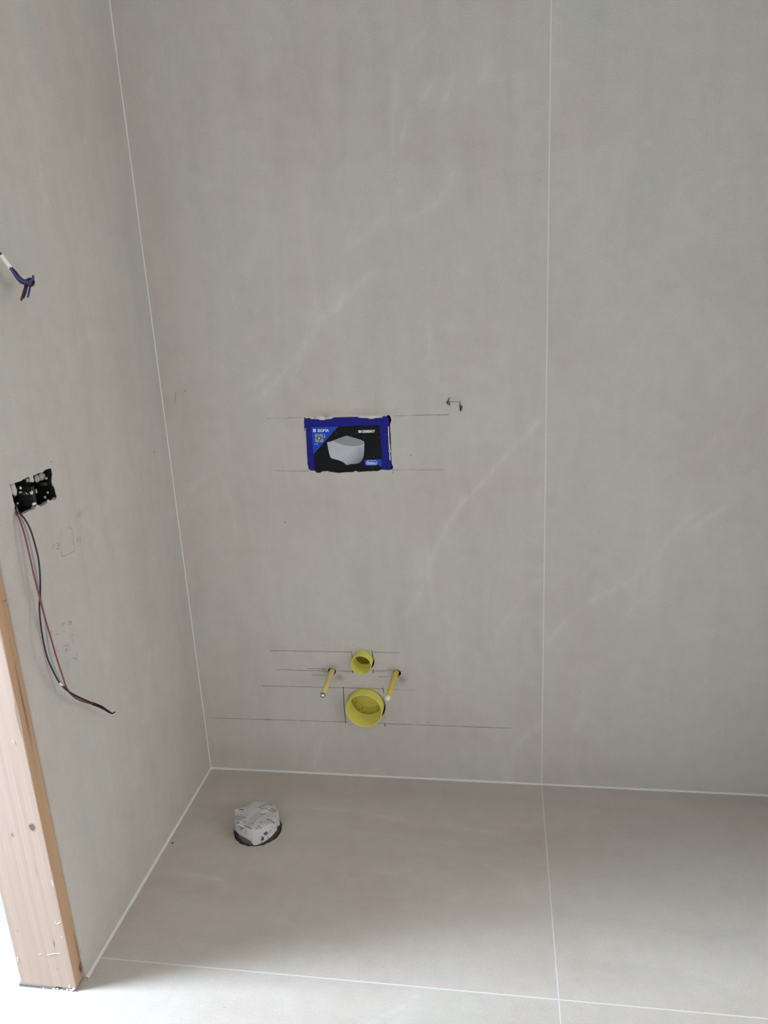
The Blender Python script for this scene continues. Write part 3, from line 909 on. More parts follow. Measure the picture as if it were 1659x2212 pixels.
YC = 0.0030
plate('cover', [(0.3677, 1.0355), (0.3825, 1.0364), (0.3834, 1.0338), (0.4049, 1.0327), (0.4065, 1.0306), (0.4201, 1.0303), (0.4220, 1.0319), (0.4374, 1.0329), (0.4428, 1.0365), (0.5037, 1.0364), (0.5086, 1.0336), (0.5304, 1.0324), (0.5320, 1.0304), (0.5438, 1.0305), (0.5455, 1.0321), (0.5656, 1.0329), (0.5671, 1.0362), (0.5783, 1.0363), (0.5822, 1.0299), (0.5823, 1.0112), (0.5793, 1.0110), (0.5796, 0.9891), (0.5800, 0.9655), (0.5804, 0.9502), (0.5803, 0.9263), (0.5831, 0.9245), (0.5829, 0.9030), (0.5574, 0.9028), (0.5568, 0.8973), (0.3843, 0.8986), (0.3843, 0.9027), (0.3671, 0.9032), (0.3700, 0.9256), (0.3668, 0.9260), (0.3691, 0.9624), (0.3699, 1.0121), (0.3663, 1.0139)], YC, 0.040, M_BLUE, cov)
tag(plate('packing_strip', [(0.3696, 1.0419), (0.4905, 1.0400), (0.5776, 1.0386), (0.5786, 1.0260), (0.5736, 1.0244), (0.3873, 1.0270), (0.3701, 1.0274)], YC + 0.0025, 0.030, M_EPS, cov), 'white foam strip along the top of the cover')
tag(plate('packing_strip', [(0.5789, 1.0110), (0.5808, 1.0116), (0.5809, 1.0026), (0.5807, 0.9891), (0.5801, 0.9858), (0.5808, 0.9723), (0.5811, 0.9655), (0.5820, 0.9553), (0.5841, 0.9493), (0.5829, 0.9464), (0.5808, 0.9444), (0.5817, 0.9382), (0.5818, 0.9263), (0.5799, 0.9249), (0.5788, 0.9297), (0.5792, 0.9451), (0.5784, 0.9655)], YC - 0.0006, 0.030, M_EPS, cov), 'white foam strip down the right side of the cover')
plate('packing_strip', [(0.3683, 1.0138), (0.3713, 1.0121), (0.3710, 0.9693), (0.3718, 0.9624), (0.3689, 0.9260), (0.3668, 0.9260), (0.3689, 0.9693)], YC + 0.0008, 0.030, M_EPS, cov)
plate('back_tray', [(0.362, 0.8945), (0.5935, 0.8945), (0.5935, 1.0445), (0.362, 1.0445)], 0.034, 0.064, M_PBLACK, cov)
lab = plate('label', [(0.3842, 1.0142), (0.4523, 1.0141), (0.5574, 1.0148), (0.5584, 0.9896), (0.5601, 0.9283), (0.5592, 0.9050), (0.5504, 0.8982), (0.4470, 0.8973), (0.3853, 0.9004), (0.3859, 0.9414), (0.3846, 0.9793)], YC - 0.0005, 0.0005, M_PBLACK, cov)
y1, y2_ = YC - 0.0008, YC - 0.0011
D0 = 0.0002
plate('blue_triangle', [(0.3842, 1.0140), (0.4535, 1.0140), (0.3847, 0.9440), (0.3846, 0.9793)], y1, D0, M_PBLUE, lab)
plate('blue_badge', [(0.5154, 0.9281), (0.5587, 0.9290), (0.5588, 0.9137), (0.5152, 0.9127)], y1, D0, M_PBLUE, lab)
plate('bowl_picture', [(0.4220, 0.9749), (0.4256, 0.9751), (0.4332, 0.9733), (0.4518, 0.9678), (0.4687, 0.9641), (0.4891, 0.9627), (0.5062, 0.9631), (0.5169, 0.9666), (0.5162, 0.9530), (0.5140, 0.9393), (0.5092, 0.9273), (0.5023, 0.9202), (0.4932, 0.9181), (0.4795, 0.9178), (0.4763, 0.9161), (0.4698, 0.9155), (0.4656, 0.9173), (0.4608, 0.9225), (0.4491, 0.9279), (0.4321, 0.9328), (0.4276, 0.9369), (0.4245, 0.9528)], y1, D0, M_BOWL, lab)
plate('lid_picture', [(0.4223, 0.9745), (0.4352, 0.9775), (0.4528, 0.9839), (0.4729, 0.9904), (0.4763, 0.9900), (0.4838, 0.9872), (0.4972, 0.9830), (0.5097, 0.9790), (0.5158, 0.9755), (0.5173, 0.9692), (0.5161, 0.9646), (0.5060, 0.9600), (0.4889, 0.9593), (0.4684, 0.9603), (0.4515, 0.9635), (0.4330, 0.9702), (0.4254, 0.9728), (0.4226, 0.9735)], y2_, D0, M_RIMP, lab)
plate('lid_picture', [(0.4387, 0.9783), (0.4528, 0.9835), (0.4729, 0.9899), (0.4763, 0.9895), (0.4838, 0.9867), (0.4971, 0.9823), (0.5096, 0.9783), (0.5147, 0.9752), (0.5154, 0.9701), (0.5115, 0.9659), (0.4994, 0.9635), (0.4823, 0.9638), (0.4671, 0.9658), (0.4536, 0.9704), (0.4453, 0.9734), (0.4420, 0.9762)], y2_ - 0.0003, D0, M_LID, lab)
plate('hinge_picture', [(0.4291, 0.9751), (0.4334, 0.9760), (0.4336, 0.9743), (0.4295, 0.9737)], y2_ - 0.0003, D0, M_PGREY, lab)


def ring_plate(name, outer, inner, y, mat, parent):
    n = len(outer)
    V = [(x, y, z) for x, z in outer] + [(x, y, z) for x, z in inner]
    Fc = [(i, (i + 1) % n, n + (i + 1) % n, n + i) for i in range(n)]
    return mobj(name, V, Fc, mat, parent)


def stadium(cx, cz, w, h, n=10):
    r = h / 2
    p = []
    for s, a0 in ((1, -90), (-1, 90)):
        for k in range(n + 1):
            a = math.radians(a0 + 180 * k / n)
            p.append((cx + s * (w / 2 - r) + r * math.cos(a), cz + r * math.sin(a)))
    return p


bx, bz = (0.5332, 0.9205)
ring_plate('badge_outline', stadium(bx, bz, 0.0285, 0.0108), stadium(bx, bz, 0.0262, 0.0086), y2_, M_PWHITE, lab)


def lettering(text, x, z, size, y, bold, mat, parent, width=None, name='lettering', tilt=0.0):
    c = bpy.data.curves.new('lettering', 'FONT')
    c.body = text
    c.size = size
    c.offset = bold
    c.resolution_u = 3
    o = bpy.data.objects.new('lettering', c)
    COL.objects.link(o)
    bpy.context.view_layer.update()
    me = bpy.data.meshes.new_from_object(o.evaluated_get(bpy.context.evaluated_depsgraph_get()))
    bpy.data.objects.remove(o)
    xs = [v.co.x for v in me.vertices]
    k = (width / (max(xs) - min(xs))) if width else 1.0
    x0 = min(xs)
    ct, st_ = math.cos(tilt), math.sin(tilt)
    V = []
    for v in me.vertices:
        a, b = (v.co.x - x0) * k, v.co.y
        V.append((x + a * ct - b * st_, y, z + a * st_ + b * ct))
    Fc = [tuple(p.vertices) for p in me.polygons]
    bpy.data.meshes.remove(me)
    return mobj(name, V, Fc, mat, parent)


sx, sz = (0.3999, 1.0014)
sx2, _ = (0.4293, 1.0022)
lettering('SIGMA', sx, sz, 0.0105, y2_, 0.00022, M_PWHITE, lab, sx2 - sx, tilt=-0.01)
gx0, gz0 = (0.5114, 0.9972)
gx1, _ = (0.5459, 0.9977)
lettering('GEBERIT', gx0, gz0, 0.0088, y2_, 0.00034, M_PWHITE, lab, gx1 - gx0, tilt=0.0)
rx0, rz0 = (0.5224, 0.9179)
rx1, _ = (0.5433, 0.9176)
lettering('Rimfree', rx0, rz0, 0.0066, y2_, 0.00030, M_PWHITE, lab, rx1 - rx0)
# the two square emblems in front of the words
ex, ez = (0.3886, 1.0012)
q = 0.0026
for a, b, c, d in ((0, 0.0023, 0, 0.0080), (0.0042, 0.0066, 0, 0.0080), (0.0023, 0.0042, 0.0062, 0.0080), (0.0028, 0.0037, 0.0, 0.0045)):
    plate('emblem', [(ex + a, ez + c), (ex + b, ez + c), (ex + b, ez + d), (ex + a, ez + d)], y2_, D0, M_PWHITE, lab)
ex, ez = (0.5040, 0.9972)
for i in range(2):
    for j in range(2):
        a, c = i * 0.0033, j * 0.0033
        plate('emblem', [(ex + a, ez + c), (ex + a + 0.0030, ez + c), (ex + a + 0.0030, ez + c + 0.0030), (ex + a, ez + c + 0.0030)], y2_, D0, M_PWHITE, lab)
# the small mounting diagram
dcx, dcz = (0.4027, 0.9859)
R1 = 0.0128
plate('diagram', [(dcx + R1 * math.copysign(min(1, abs(math.cos(t)) * 1.25), math.cos(t)) * 0.86, dcz + R1 * math.copysign(min(1, abs(math.sin(t)) * 1.25), math.sin(t)) * 0.86)
                  for t in [2 * math.pi * k / 32 for k in range(32)]], y2_, D0, M_PGREY, lab)
y3 = y2_ - 0.0003
plate('diagram', [(dcx - 0.0052, dcz - 0.0036), (dcx + 0.0052, dcz - 0.0036), (dcx + 0.0052, dcz + 0.0036), (dcx - 0.0052, dcz + 0.0036)], y3, D0, M_NAVY, lab)
plate('diagram', [(dcx - 0.0028, dcz - 0.0016), (dcx + 0.0006, dcz - 0.0024), (dcx + 0.0030, dcz - 0.0006), (dcx + 0.0026, dcz + 0.0014), (dcx - 0.0022, dcz + 0.0012)], y3 - 0.0003, D0, M_PWHITE, lab)
for k in range(4):
    a = k * math.pi / 2
    ux, uz = math.cos(a), math.sin(a)
    pts = [(-0.0018, 0), (0.0, 0.0017), (0.0018, 0)]
    tri = [(dcx + ux * 0.0080 - uz * 0.0015 - ux * 0.0016, dcz + uz * 0.0080 + ux * 0.0015 - uz * 0.0016),
           (dcx + ux * 0.0080 + uz * 0.0015 - ux * 0.0016, dcz + uz * 0.0080 - ux * 0.0015 - uz * 0.0016),
           (dcx + ux * 0.0108, dcz + uz * 0.0108)]
    plate('diagram_arrow', tri, y3, D0, M_PBLACK, lab)
for px_, pz_, w_, h_ in (((0.4172, 0.9939), 0.0012, 0.0022), ((0.4170, 0.9886), 0.0016, 0.0034), ((0.3900, 0.9706), 0.0016, 0.0016), ((0.3962, 0.9705), 0.0060, 0.0012))if False else ((*(0.4172, 0.9951), 0.0012, 0.0022), (*(0.4173, 0.9890), 0.0015, 0.0052), (*(0.3903, 0.9706), 0.0016, 0.0016), (*(0.3960, 0.9707), 0.0060, 0.0011)):
    plate('small_print', [(px_ - w_ / 2, pz_ - h_ / 2), (px_ + w_ / 2, pz_ - h_ / 2), (px_ + w_ / 2, pz_ + h_ / 2), (px_ - w_ / 2, pz_ + h_ / 2)], y2_, D0, M_PWHITE, lab)
# score lines moulded in the blue rim
for a, b in (((0.3722, 0.9924), (0.3817, 0.9916)), ((0.5667, 0.9912), (0.5783, 0.9912)), ((0.5693, 0.9487), (0.5786, 0.9487)), ((0.3714, 0.9526), (0.3786, 0.9525))):
    plate('score_line', [(a[0], a[1] - 0.0004), (b[0], b[1] - 0.0004), (b[0], b[1] + 0.0004), (a[0], a[1] + 0.0004)], YC - 0.0003, D0, M_PBLUE, cov)
dust = random.Random(5)
for px_, pz_ in ((0.4487, 0.9974), (0.5173, 0.9843), (0.5553, 0.9840), (0.5391, 0.9360), (0.5135, 0.9371), (0.5562, 0.9105), (0.5342, 0.9064)):
    rr = 0.0007
    plate('dust_speck', circle2(px_, pz_, rr, 6), y2_ - 0.0008, D0, M_PGREY, lab)
# crumbs of tile and adhesive left round the opening
M_CRUMB = plain('adhesive_crumb', (0.46, 0.44, 0.41), 0.95, 0.1, 0.25, 400, bump=0.4)


def crumb(name, c, r, mat, parent, seed, flat=(1, 1, 1)):
    rnd = random.Random(seed)
    V, Fc = [], []
    n, mrow = 9, 5
    for i in range(mrow + 1):
        th = math.pi * i / mrow
        for k in range(n):
            ph = 2 * math.pi * k / n
            s = r * rnd.uniform(0.72, 1.2)
            V.append((c[0] + flat[0] * s * math.sin(th) * math.cos(ph), c[1] + flat[1] * s * math.sin(th) * math.sin(ph), c[2] + flat[2] * s * math.cos(th)))
    for i in range(mrow):
        for k in range(n):
            k2 = (k + 1) % n
            Fc.append((i * n + k, i * n + k2, (i + 1) * n + k2, (i + 1) * n + k))
    return fix_normals(mobj(name, V, Fc, mat, parent, True))


for i, ((px_, pz_), r) in enumerate((((0.4244, 1.0387), 0.0040), ((0.4327, 1.0391), 0.0026), ((0.3961, 1.0388), 0.0034), ((0.3723, 0.9031), 0.0030), ((0.5563, 0.9115), 0.0012), ((0.5798, 0.9497), 0.0030))):
    crumb('adhesive_crumb', (px_, 0.0012, pz_), r, M_CRUMB, cov, 20 + i, (1, 0.5, 0.8))

for i, (p, r) in enumerate((((-0.0763, -0.7478, -0.0023), 0.0032), ((-0.0694, -0.7478, -0.0039), 0.0026), ((-0.0538, -0.7478, -0.0033), 0.0040), ((-0.0471, -0.7478, -0.0000), 0.0030), ((-0.0237, -0.7478, -0.0009), 0.0034), ((-0.0151, -0.7478, 0.0013), 0.0044), ((-0.0092, -0.7478, 0.0056), 0.0030), ((-0.1037, -0.7478, -0.0042), 0.0018))):
    crumb('plaster_crumb', (p[0], p[1] - 0.0005, max(0.002, p[2] + 0.001)), r, M_SPLINT, post, 60 + i, (1.2, 0.5, 0.7))

# ------------------------------------------------------------------ yellow pipe ends and threaded rods
M_YEL = plain('yellow_plastic', (0.66, 0.605, 0.135), 0.45, 0.25, 0.04, 40)
M_YEL_I = M_YEL
M_SLEEVE = plain('ochre_yellow_sleeve', (0.62, 0.47, 0.10), 0.45, 0.35, 0.08, 60)
M_SLEEVE2 = plain('pale_yellow_sleeve', (0.62, 0.51, 0.22), 0.5, 0.3, 0.10, 60)
M_STEEL = plain('zinc_steel', (0.62, 0.63, 0.64), 0.25, 0.5, 0.08, 200, metal=1.0)
M_PLUG = plain('white_plug', (0.78, 0.76, 0.70), 0.4, 0.4, 0.04, 100)


def pipe_end(name, label, cx, cz, R, t, protr, steps, plate_d):
    e = empty(name, (cx, -protr, cz), label, 'pipe cap')
    o = (cx, -protr, cz)
    prof = [(0.094 + protr, R), (0.0012, R), (0.0, R - 0.0010), (0.0, R - t + 0.0006), (0.0010, R - t)]
    for d, r in steps:
        prof.append((d, r))
    V, Fc = lathe_vf(prof, o, (0, 1, 0), 64)
    fix_normals(mobj('cap_wall', V, Fc, M_YEL, e, True))
    dl, rl = steps[-1]
    V, Fc = lathe_vf([(dl + 0.0006, rl + 0.0006), (dl + 0.0006, rl * 0.6), (dl + 0.0006, 0.001)], o, (0, 1, 0), 48, True)
    mobj('cap_disc', V, Fc, M_YEL, e)
    return e


big = pipe_end('waste_pipe_cap', 'large round yellow protective cap on the waste pipe, low on the back wall', 0.4795, 0.2300, 0.0510, 0.0028, 0.031,
               [(0.0545, 0.0470), (0.0552, 0.0450), (0.0580, 0.0446), (0.0586, 0.0455), (0.0850, 0.0448), (0.0856, 0.0436), (0.0900, 0.0432)], 0.06)
# moulded ribs across the ledge inside
for an in (-35, -62, -118, -150):
    a = math.radians(an)
    p0 = Vector((0.4795 + 0.0452 * math.cos(a), 0.029, 0.2300 + 0.0452 * math.sin(a)))
    p1 = Vector((0.4795 + 0.0445 * math.cos(a), 0.053, 0.2300 + 0.0445 * math.sin(a)))
    V, Fc = tube_vf([p0, p1], 0.0011, 6)
    mobj('cap_rib', V, Fc, M_YEL, big, True)
pipe_end('flush_pipe_cap', 'small round yellow protective cap on the flush pipe, above the larger cap', 0.4792, 0.3690, 0.0282, 0.0018, 0.030,
         [(0.050, 0.0254), (0.0505, 0.0243), (0.054, 0.0241), (0.0545, 0.0250), (0.088, 0.0246)], 0.06)


def rod(name, label, base, tip, sleeve_mat, plug_mat, plug_label, r=0.0078):
    e = empty(name, base, label, 'threaded rod', 'threaded rods for hanging the bowl')
    b, t = Vector(base), Vector(tip)
    d = (t - b).normalized()
    root = b - d * (0.088 / -d.y)
    end = t + d * 0.0
    V, Fc = tube_vf([root, b, b.lerp(end, 0.5), end - d * 0.0008, end], [r, r, r * 0.985, r * 0.965, r * 0.90], 20)
    mobj('sleeve', V, Fc, sleeve_mat, e, True)
    o2 = t
    V, Fc = lathe_vf([(-0.004, 0.0062), (0.0060, 0.0062), (0.0085, 0.0055), (0.0095, 0.0035), (0.0098, 0.0004)], o2, d, 20, True)
    pl = mobj('rod_tip', V, Fc, plug_mat, e, True)
    tag(pl, plug_label)
    return e


rL = rod('threaded_rod', 'threaded rod in a pale yellow sleeve with steel tip, left of the pipe caps', (0.3905, 0.0, 0.3318), (0.3862, -0.096, 0.3165), M_SLEEVE2, M_STEEL, 'bright steel tip')
V, Fc = lathe_vf([(0.0018, 0.0068), (0.0026, 0.0072), (0.0036, 0.0068)], (0.3862, -0.096, 0.3165), (-0.0043, -0.096, -0.0153), 20)
mobj('rod_ring', V, Fc, M_CEMENT, rL, True)
rod('threaded_rod', 'threaded rod in an ochre yellow sleeve with white tip, right of the pipe caps', (0.5690, 0.0, 0.3324), (0.5600, -0.096, 0.3138), M_SLEEVE, M_PLUG, 'white tip')
M_RUB = plain('black_sealing_rubber', (0.012, 0.011, 0.011), 0.7, 0.2, 0.2, 100)

# ------------------------------------------------------------------ electrical boxes in the side wall
M_BLK = plain('black_box_plastic', (0.008, 0.009, 0.009), 0.55, 0.2, 0.2, 80)
M_BLK2 = plain('greenish_black_plastic', (0.018, 0.022, 0.021), 0.5, 0.25, 0.2, 80)
M_MORT = plain('grey_mortar', (0.33, 0.31, 0.30), 0.95, 0.1, 0.3, 200, bump=0.5)
M_MORT2 = plain('pinkish_mortar', (0.50, 0.45, 0.43), 0.95, 0.1, 0.25, 150, bump=0.5)


def socket_box(label, y0, y1, z0, z1, dep=0.046):
    """open black box, mouth towards +x, slightly behind the slab"""
    e = empty('socket_box', (-0.010, (y0 + y1) / 2, z0), label, 'electrical box', 'socket boxes in the side wall')
    xf = -0.0095
    t = 0.0016
    bl = [(xf - dep, xf, y0, y0 + t, z0, z1), (xf - dep, xf, y1 - t, y1, z0, z1), (xf - dep, xf, y0 + t, y1 - t, z0, z0 + t), (xf - dep, xf, y0 + t, y1 - t, z1 - t, z1),
          (xf - dep, xf - dep + t, y0 + t, y1 - t, z0 + t, z1 - t)]
    mobj('box_shell', *boxes_vf(bl), M_BLK, e)
    ym, zm = (y0 + y1) / 2, (z0 + z1) / 2
    for yy in (y0 + 0.006, y1 - 0.006):
        V, Fc = tube_vf([(xf - 0.030, yy, zm), (xf - 0.002, yy, zm)], 0.0042, 10)
        lug = mobj('screw_lug', V, Fc, M_BLK2, e, True)
        V, Fc = tube_vf([(xf - 0.0025, yy, zm), (xf - 0.0012, yy, zm)], 0.0022, 10)
        tag(mobj('screw', V, Fc, M_STEEL, lug, True), 'steel screw head')
    mobj('strap', *boxes_vf([(xf - 0.020, xf - 0.018, y0 + t, y1 - t, zm + 0.008, zm + 0.0105)]), M_BLK2, e)
    return e


b1 = socket_box('black electrical box in the side wall with wires hanging from its lower corner', -0.6535, -0.5905, 0.9800, 1.0425)
b2 = socket_box('black electrical box without wires, right half of the pair in the side wall', -0.5845, -0.5215, 0.9800, 1.0425)
mobj('connector', *boxes_vf([(-0.0240, -0.0035, -0.5925, -0.5825, 0.985, 1.022), (-0.030, -0.0060, -0.5950, -0.5800, 0.996, 1.012)]), M_BLK2, b1)
pl_ = lambda p, d: (-d, p[0], p[1])
for p, d, r, fl_, mt in (((-0.0060, -0.6382, 1.0311), 0.006, 0.010, (0.4, 0.8, 1.4), M_MORT2), ((-0.0080, -0.6346, 1.0241), 0.008, 0.008, (0.4, 1, 1.0), M_MORT2), ((-0.0060, -0.6185, 1.0275), 0.006, 0.0028, (1, 1, 1), M_EPS),
                         ((-0.0050, -0.5906, 1.0110), 0.005, 0.0032, (1, 0.9, 1.4), M_EPS), ((-0.0050, -0.5886, 0.9890), 0.005, 0.0042, (0.8, 1.3, 1), M_EPS), ((-0.0060, -0.5902, 1.0357), 0.006, 0.0030, (1, 1.2, 0.7), M_MORT), ((-0.0060, -0.6345, 1.0033), 0.006, 0.0020, (1, 1, 1), M_MORT),
                         ((-0.0100, -0.5920, 1.0097), 0.010, 0.0034, (0.5, 2.0, 0.4), M_MORT), ((-0.0100, -0.6151, 1.0187), 0.010, 0.0034, (0.5, 1.6, 0.6), M_MORT)):
    crumb('mortar_lump', p, r, mt, b1, int(r * 1e5) + int(d * 1e4), fl_)
for p, d, r, fl_, mt in (((-0.0080, -0.5617, 1.0311), 0.008, 0.0095, (0.4, 0.9, 0.8), M_MORT), ((-0.0120, -0.5405, 1.0293), 0.012, 0.009, (0.4, 1.2, 0.8), M_MORT), ((-0.0040, -0.5776, 1.0101), 0.004, 0.0030, (0.8, 0.7, 1.5), M_MORT), ((-0.0060, -0.5361, 1.0245), 0.006, 0.003, (1, 1.5, 0.7), M_MORT),
                         ((-0.0100, -0.5339, 0.9954), 0.010, 0.0026, (1, 1, 1), M_MORT), ((-0.0030, -0.5480, 0.9817), 0.003, 0.0034, (0.8, 1, 1), M_EPS), ((-0.0100, -0.5453, 0.9893), 0.010, 0.003, (1, 1, 1), M_MORT), ((-0.0030, -0.5269, 1.0138), 0.003, 0.002, (1, 1.8, 0.6), M_MORT2)):
    crumb('mortar_lump', p, r, mt, b2, int(r * 1e5) + int(d * 1e4) + 7, fl_)

# dark sealing rim pressed into the cut edge, except along the lower lip
cyc, czc = -0.5875, 1.0110
n = len(elec_hole)
c_ = Vector((cyc, czc))


def rim_box(i):
    m_ = (Vector(elec_hole[i % n]) + Vector(elec_hole[(i + 1) % n])) / 2
    return None if m_.y < 0.985 else (b1 if m_.x < -0.5880 else b2)


first = next(i for i in range(n) if rim_box(i) != rim_box(i - 1))
runs = []
for i in range(first, first + n):
    bx_ = rim_box(i)
    if bx_ is None:
        continue
    if runs and runs[-1][0] is bx_ and runs[-1][1][-1] == i:
        runs[-1][1].append(i + 1)
    else:
        runs.append((bx_, [i, i + 1]))
for bx_, ids in runs:
    V, Fc = [], []
    for i in ids:
        p = Vector(elec_hole[i % n])
        dd = (c_ - p).normalized()
        V += [(-0.0008, *(p + dd * 0.0004)), (-0.0105, *(p + dd * 0.0010))]
    for k in range(len(ids) - 1):
        Fc.append((2 * k, 2 * k + 2, 2 * k + 3, 2 * k + 1))
    mobj('sealing_rim', V, Fc, M_BLK, bx_)

# ------------------------------------------------------------------ wires
M_WRED = plain('dark_red_insulation', (0.17, 0.045, 0.060), 0.45, 0.35, 0.1, 80)
M_WBLK = plain('black_insulation', (0.014, 0.013, 0.014), 0.45, 0.35, 0.2, 80)
M_WGRY = plain('grey_insulation', (0.30, 0.30, 0.30), 0.45, 0.35, 0.08, 80)
M_WBLU = plain('blue_insulation', (0.040, 0.045, 0.26), 0.4, 0.4, 0.1, 80)
M_WBRN = plain('brown_insulation', (0.075, 0.028, 0.026), 0.45, 0.35, 0.1, 80)
M_WWHT = plain('white_sheath_and_glint', (0.68, 0.68, 0.66), 0.5, 0.3, 0.05, 80)

bundle = empty('wire_bundle', (0.0000, -0.6521, 0.9938), 'three loose red, grey and black wires hanging from the electrical box, tips taped', 'wires')


def wire(name, pts, r, mat, parent, label=None):
    V, Fc = tube_vf(catmull(pts, 10), r, 8)
    return tag(mobj(name, V, Fc, mat, parent, True), label)


wire('wire', [(-0.0250, -0.6102, 0.9972), (-0.0080, -0.6390, 0.9968), (0.0040, -0.6574, 0.9919), (0.0140, -0.6652, 0.9805), (0.0220, -0.6714, 0.9559), (0.0260, -0.6747, 0.9249), (0.0280, -0.6759, 0.8902), (0.0290, -0.6753, 0.8606), (0.0300, -0.6745, 0.8378), (0.0280, -0.6695, 0.8082), (0.0260, -0.6632, 0.7793), (0.0260, -0.6585, 0.7450), (0.0270, -0.6549, 0.7068), (0.0290, -0.6498, 0.6622), (0.0320, -0.6473, 0.6341), (0.0350, -0.6335, 0.6091), (0.0370, -0.6124, 0.5880), (0.0400, -0.5850, 0.5656)], 0.0015, M_WRED, bundle, 'dark red wire')
wire('wire', [(-0.0250, -0.6045, 0.9973), (-0.0060, -0.6377, 0.9973), (0.0100, -0.6567, 0.9925), (0.0200, -0.6593, 0.9804), (0.0270, -0.6596, 0.9606), (0.0310, -0.6605, 0.9321), (0.0330, -0.6616, 0.9087), (0.0330, -0.6645, 0.8831), (0.0310, -0.6678, 0.8575), (0.0260, -0.6676, 0.8347), (0.0240, -0.6717, 0.8183), (0.0260, -0.6800, 0.7900), (0.0280, -0.6850, 0.7582), (0.0300, -0.6857, 0.7230), (0.0310, -0.6777, 0.6902), (0.0320, -0.6679, 0.6616), (0.0330, -0.6563, 0.6423), (0.0370, -0.6440, 0.6244), (0.0400, -0.6196, 0.5991), (0.0420, -0.5877, 0.5688)], 0.0016, M_WBLK, bundle, 'black wire')
wire('wire', [(-0.0250, -0.6073, 0.9973), (-0.0070, -0.6376, 0.9972), (0.0060, -0.6544, 0.9936), (0.0120, -0.6561, 0.9777), (0.0180, -0.6582, 0.9558), (0.0210, -0.6596, 0.9256), (0.0230, -0.6613, 0.8934), (0.0220, -0.6603, 0.8589), (0.0200, -0.6571, 0.8302), (0.0210, -0.6582, 0.8030), (0.0180, -0.6550, 0.7734), (0.0150, -0.6556, 0.7309), (0.0160, -0.6540, 0.6964), (0.0200, -0.6527, 0.6714), (0.0240, -0.6510, 0.6518), (0.0290, -0.6443, 0.6323), (0.0340, -0.6277, 0.6056), (0.0390, -0.5834, 0.5650)], 0.0015, M_WGRY, bundle, 'grey wire')
tag(wire('painted_glint', [(0.0322, -0.6676, 0.6610), (0.0322, -0.6650, 0.6566), (0.0322, -0.6612, 0.6508)], 0.0021, M_WWHT, bundle), 'painted highlight on the black wire')  # white tube stands in for the highlight on the glossy insulation
V, Fc = tube_vf(catmull([(0.0405, -0.5885, 0.5692), (0.0405, -0.5783, 0.5605), (0.0410, -0.5628, 0.5464), (0.0420, -0.5526, 0.5354), (0.0430, -0.5395, 0.5204), (0.0430, -0.5303, 0.5114), (0.0440, -0.5247, 0.5097), (0.0440, -0.5208, 0.5090)], 5),
                [0.0031] * 8 + [0.0030] * 7 + [0.0024] * 6 + [0.0017] * 6 + [0.0012] * 9, 9)
tag(mobj('tape_wrap', V, Fc, M_RUB, bundle, True), 'black tape round the wire ends')

cable = empty('knotted_cable', (-0.0000, -0.6038, 1.4548), 'knotted blue, black and brown wires on a cable stub, upper left wall', 'cable')
M_HOLE = M_CEMENT
wire('cable_sheath', [(-0.0040, -0.6091, 1.4656), (0.0060, -0.6098, 1.4549), (0.0140, -0.6013, 1.4409), (0.0200, -0.5882, 1.4269)], 0.0032, M_WBLK, cable, 'black outer sheath')
wire('cable_core', [(0.0200, -0.5892, 1.4277), (0.0250, -0.5872, 1.4170), (0.0300, -0.5845, 1.4063)], 0.0042, M_WWHT, cable, 'white inner sheath')
wire('wire', [(0.0300, -0.5870, 1.4085), (0.0340, -0.5861, 1.4015), (0.0400, -0.5863, 1.3922), (0.0460, -0.5856, 1.3858), (0.0530, -0.5840, 1.3828), (0.0560, -0.5763, 1.3834), (0.0560, -0.5670, 1.3868), (0.0520, -0.5569, 1.3924), (0.0460, -0.5469, 1.3896), (0.0430, -0.5483, 1.3812), (0.0460, -0.5619, 1.3749), (0.0470, -0.5689, 1.3665), (0.0480, -0.5774, 1.3573)], 0.0018, M_WBLU, cable, 'blue wire')
wire('wire', [(0.0290, -0.5829, 1.4086), (0.0320, -0.5778, 1.4017), (0.0380, -0.5777, 1.3930), (0.0420, -0.5751, 1.3868), (0.0460, -0.5711, 1.3850), (0.0500, -0.5685, 1.3871), (0.0500, -0.5603, 1.3871), (0.0500, -0.5552, 1.3832), (0.0530, -0.5638, 1.3777), (0.0550, -0.5758, 1.3758), (0.0520, -0.5786, 1.3779), (0.0480, -0.5764, 1.3735), (0.0480, -0.5833, 1.3644), (0.0490, -0.5926, 1.3569)], 0.0022, M_WBLK, cable, 'black wire')
wire('wire', [(0.0280, -0.5832, 1.4071), (0.0310, -0.5799, 1.3987), (0.0370, -0.5805, 1.3878), (0.0430, -0.5797, 1.3814), (0.0500, -0.5790, 1.3795), (0.0540, -0.5754, 1.3808), (0.0480, -0.5578, 1.3849), (0.0430, -0.5577, 1.3867), (0.0440, -0.5694, 1.3805), (0.0460, -0.5776, 1.3728), (0.0470, -0.5876, 1.3630), (0.0480, -0.5975, 1.3532)], 0.0020, M_WBRN, cable, 'brown wire')

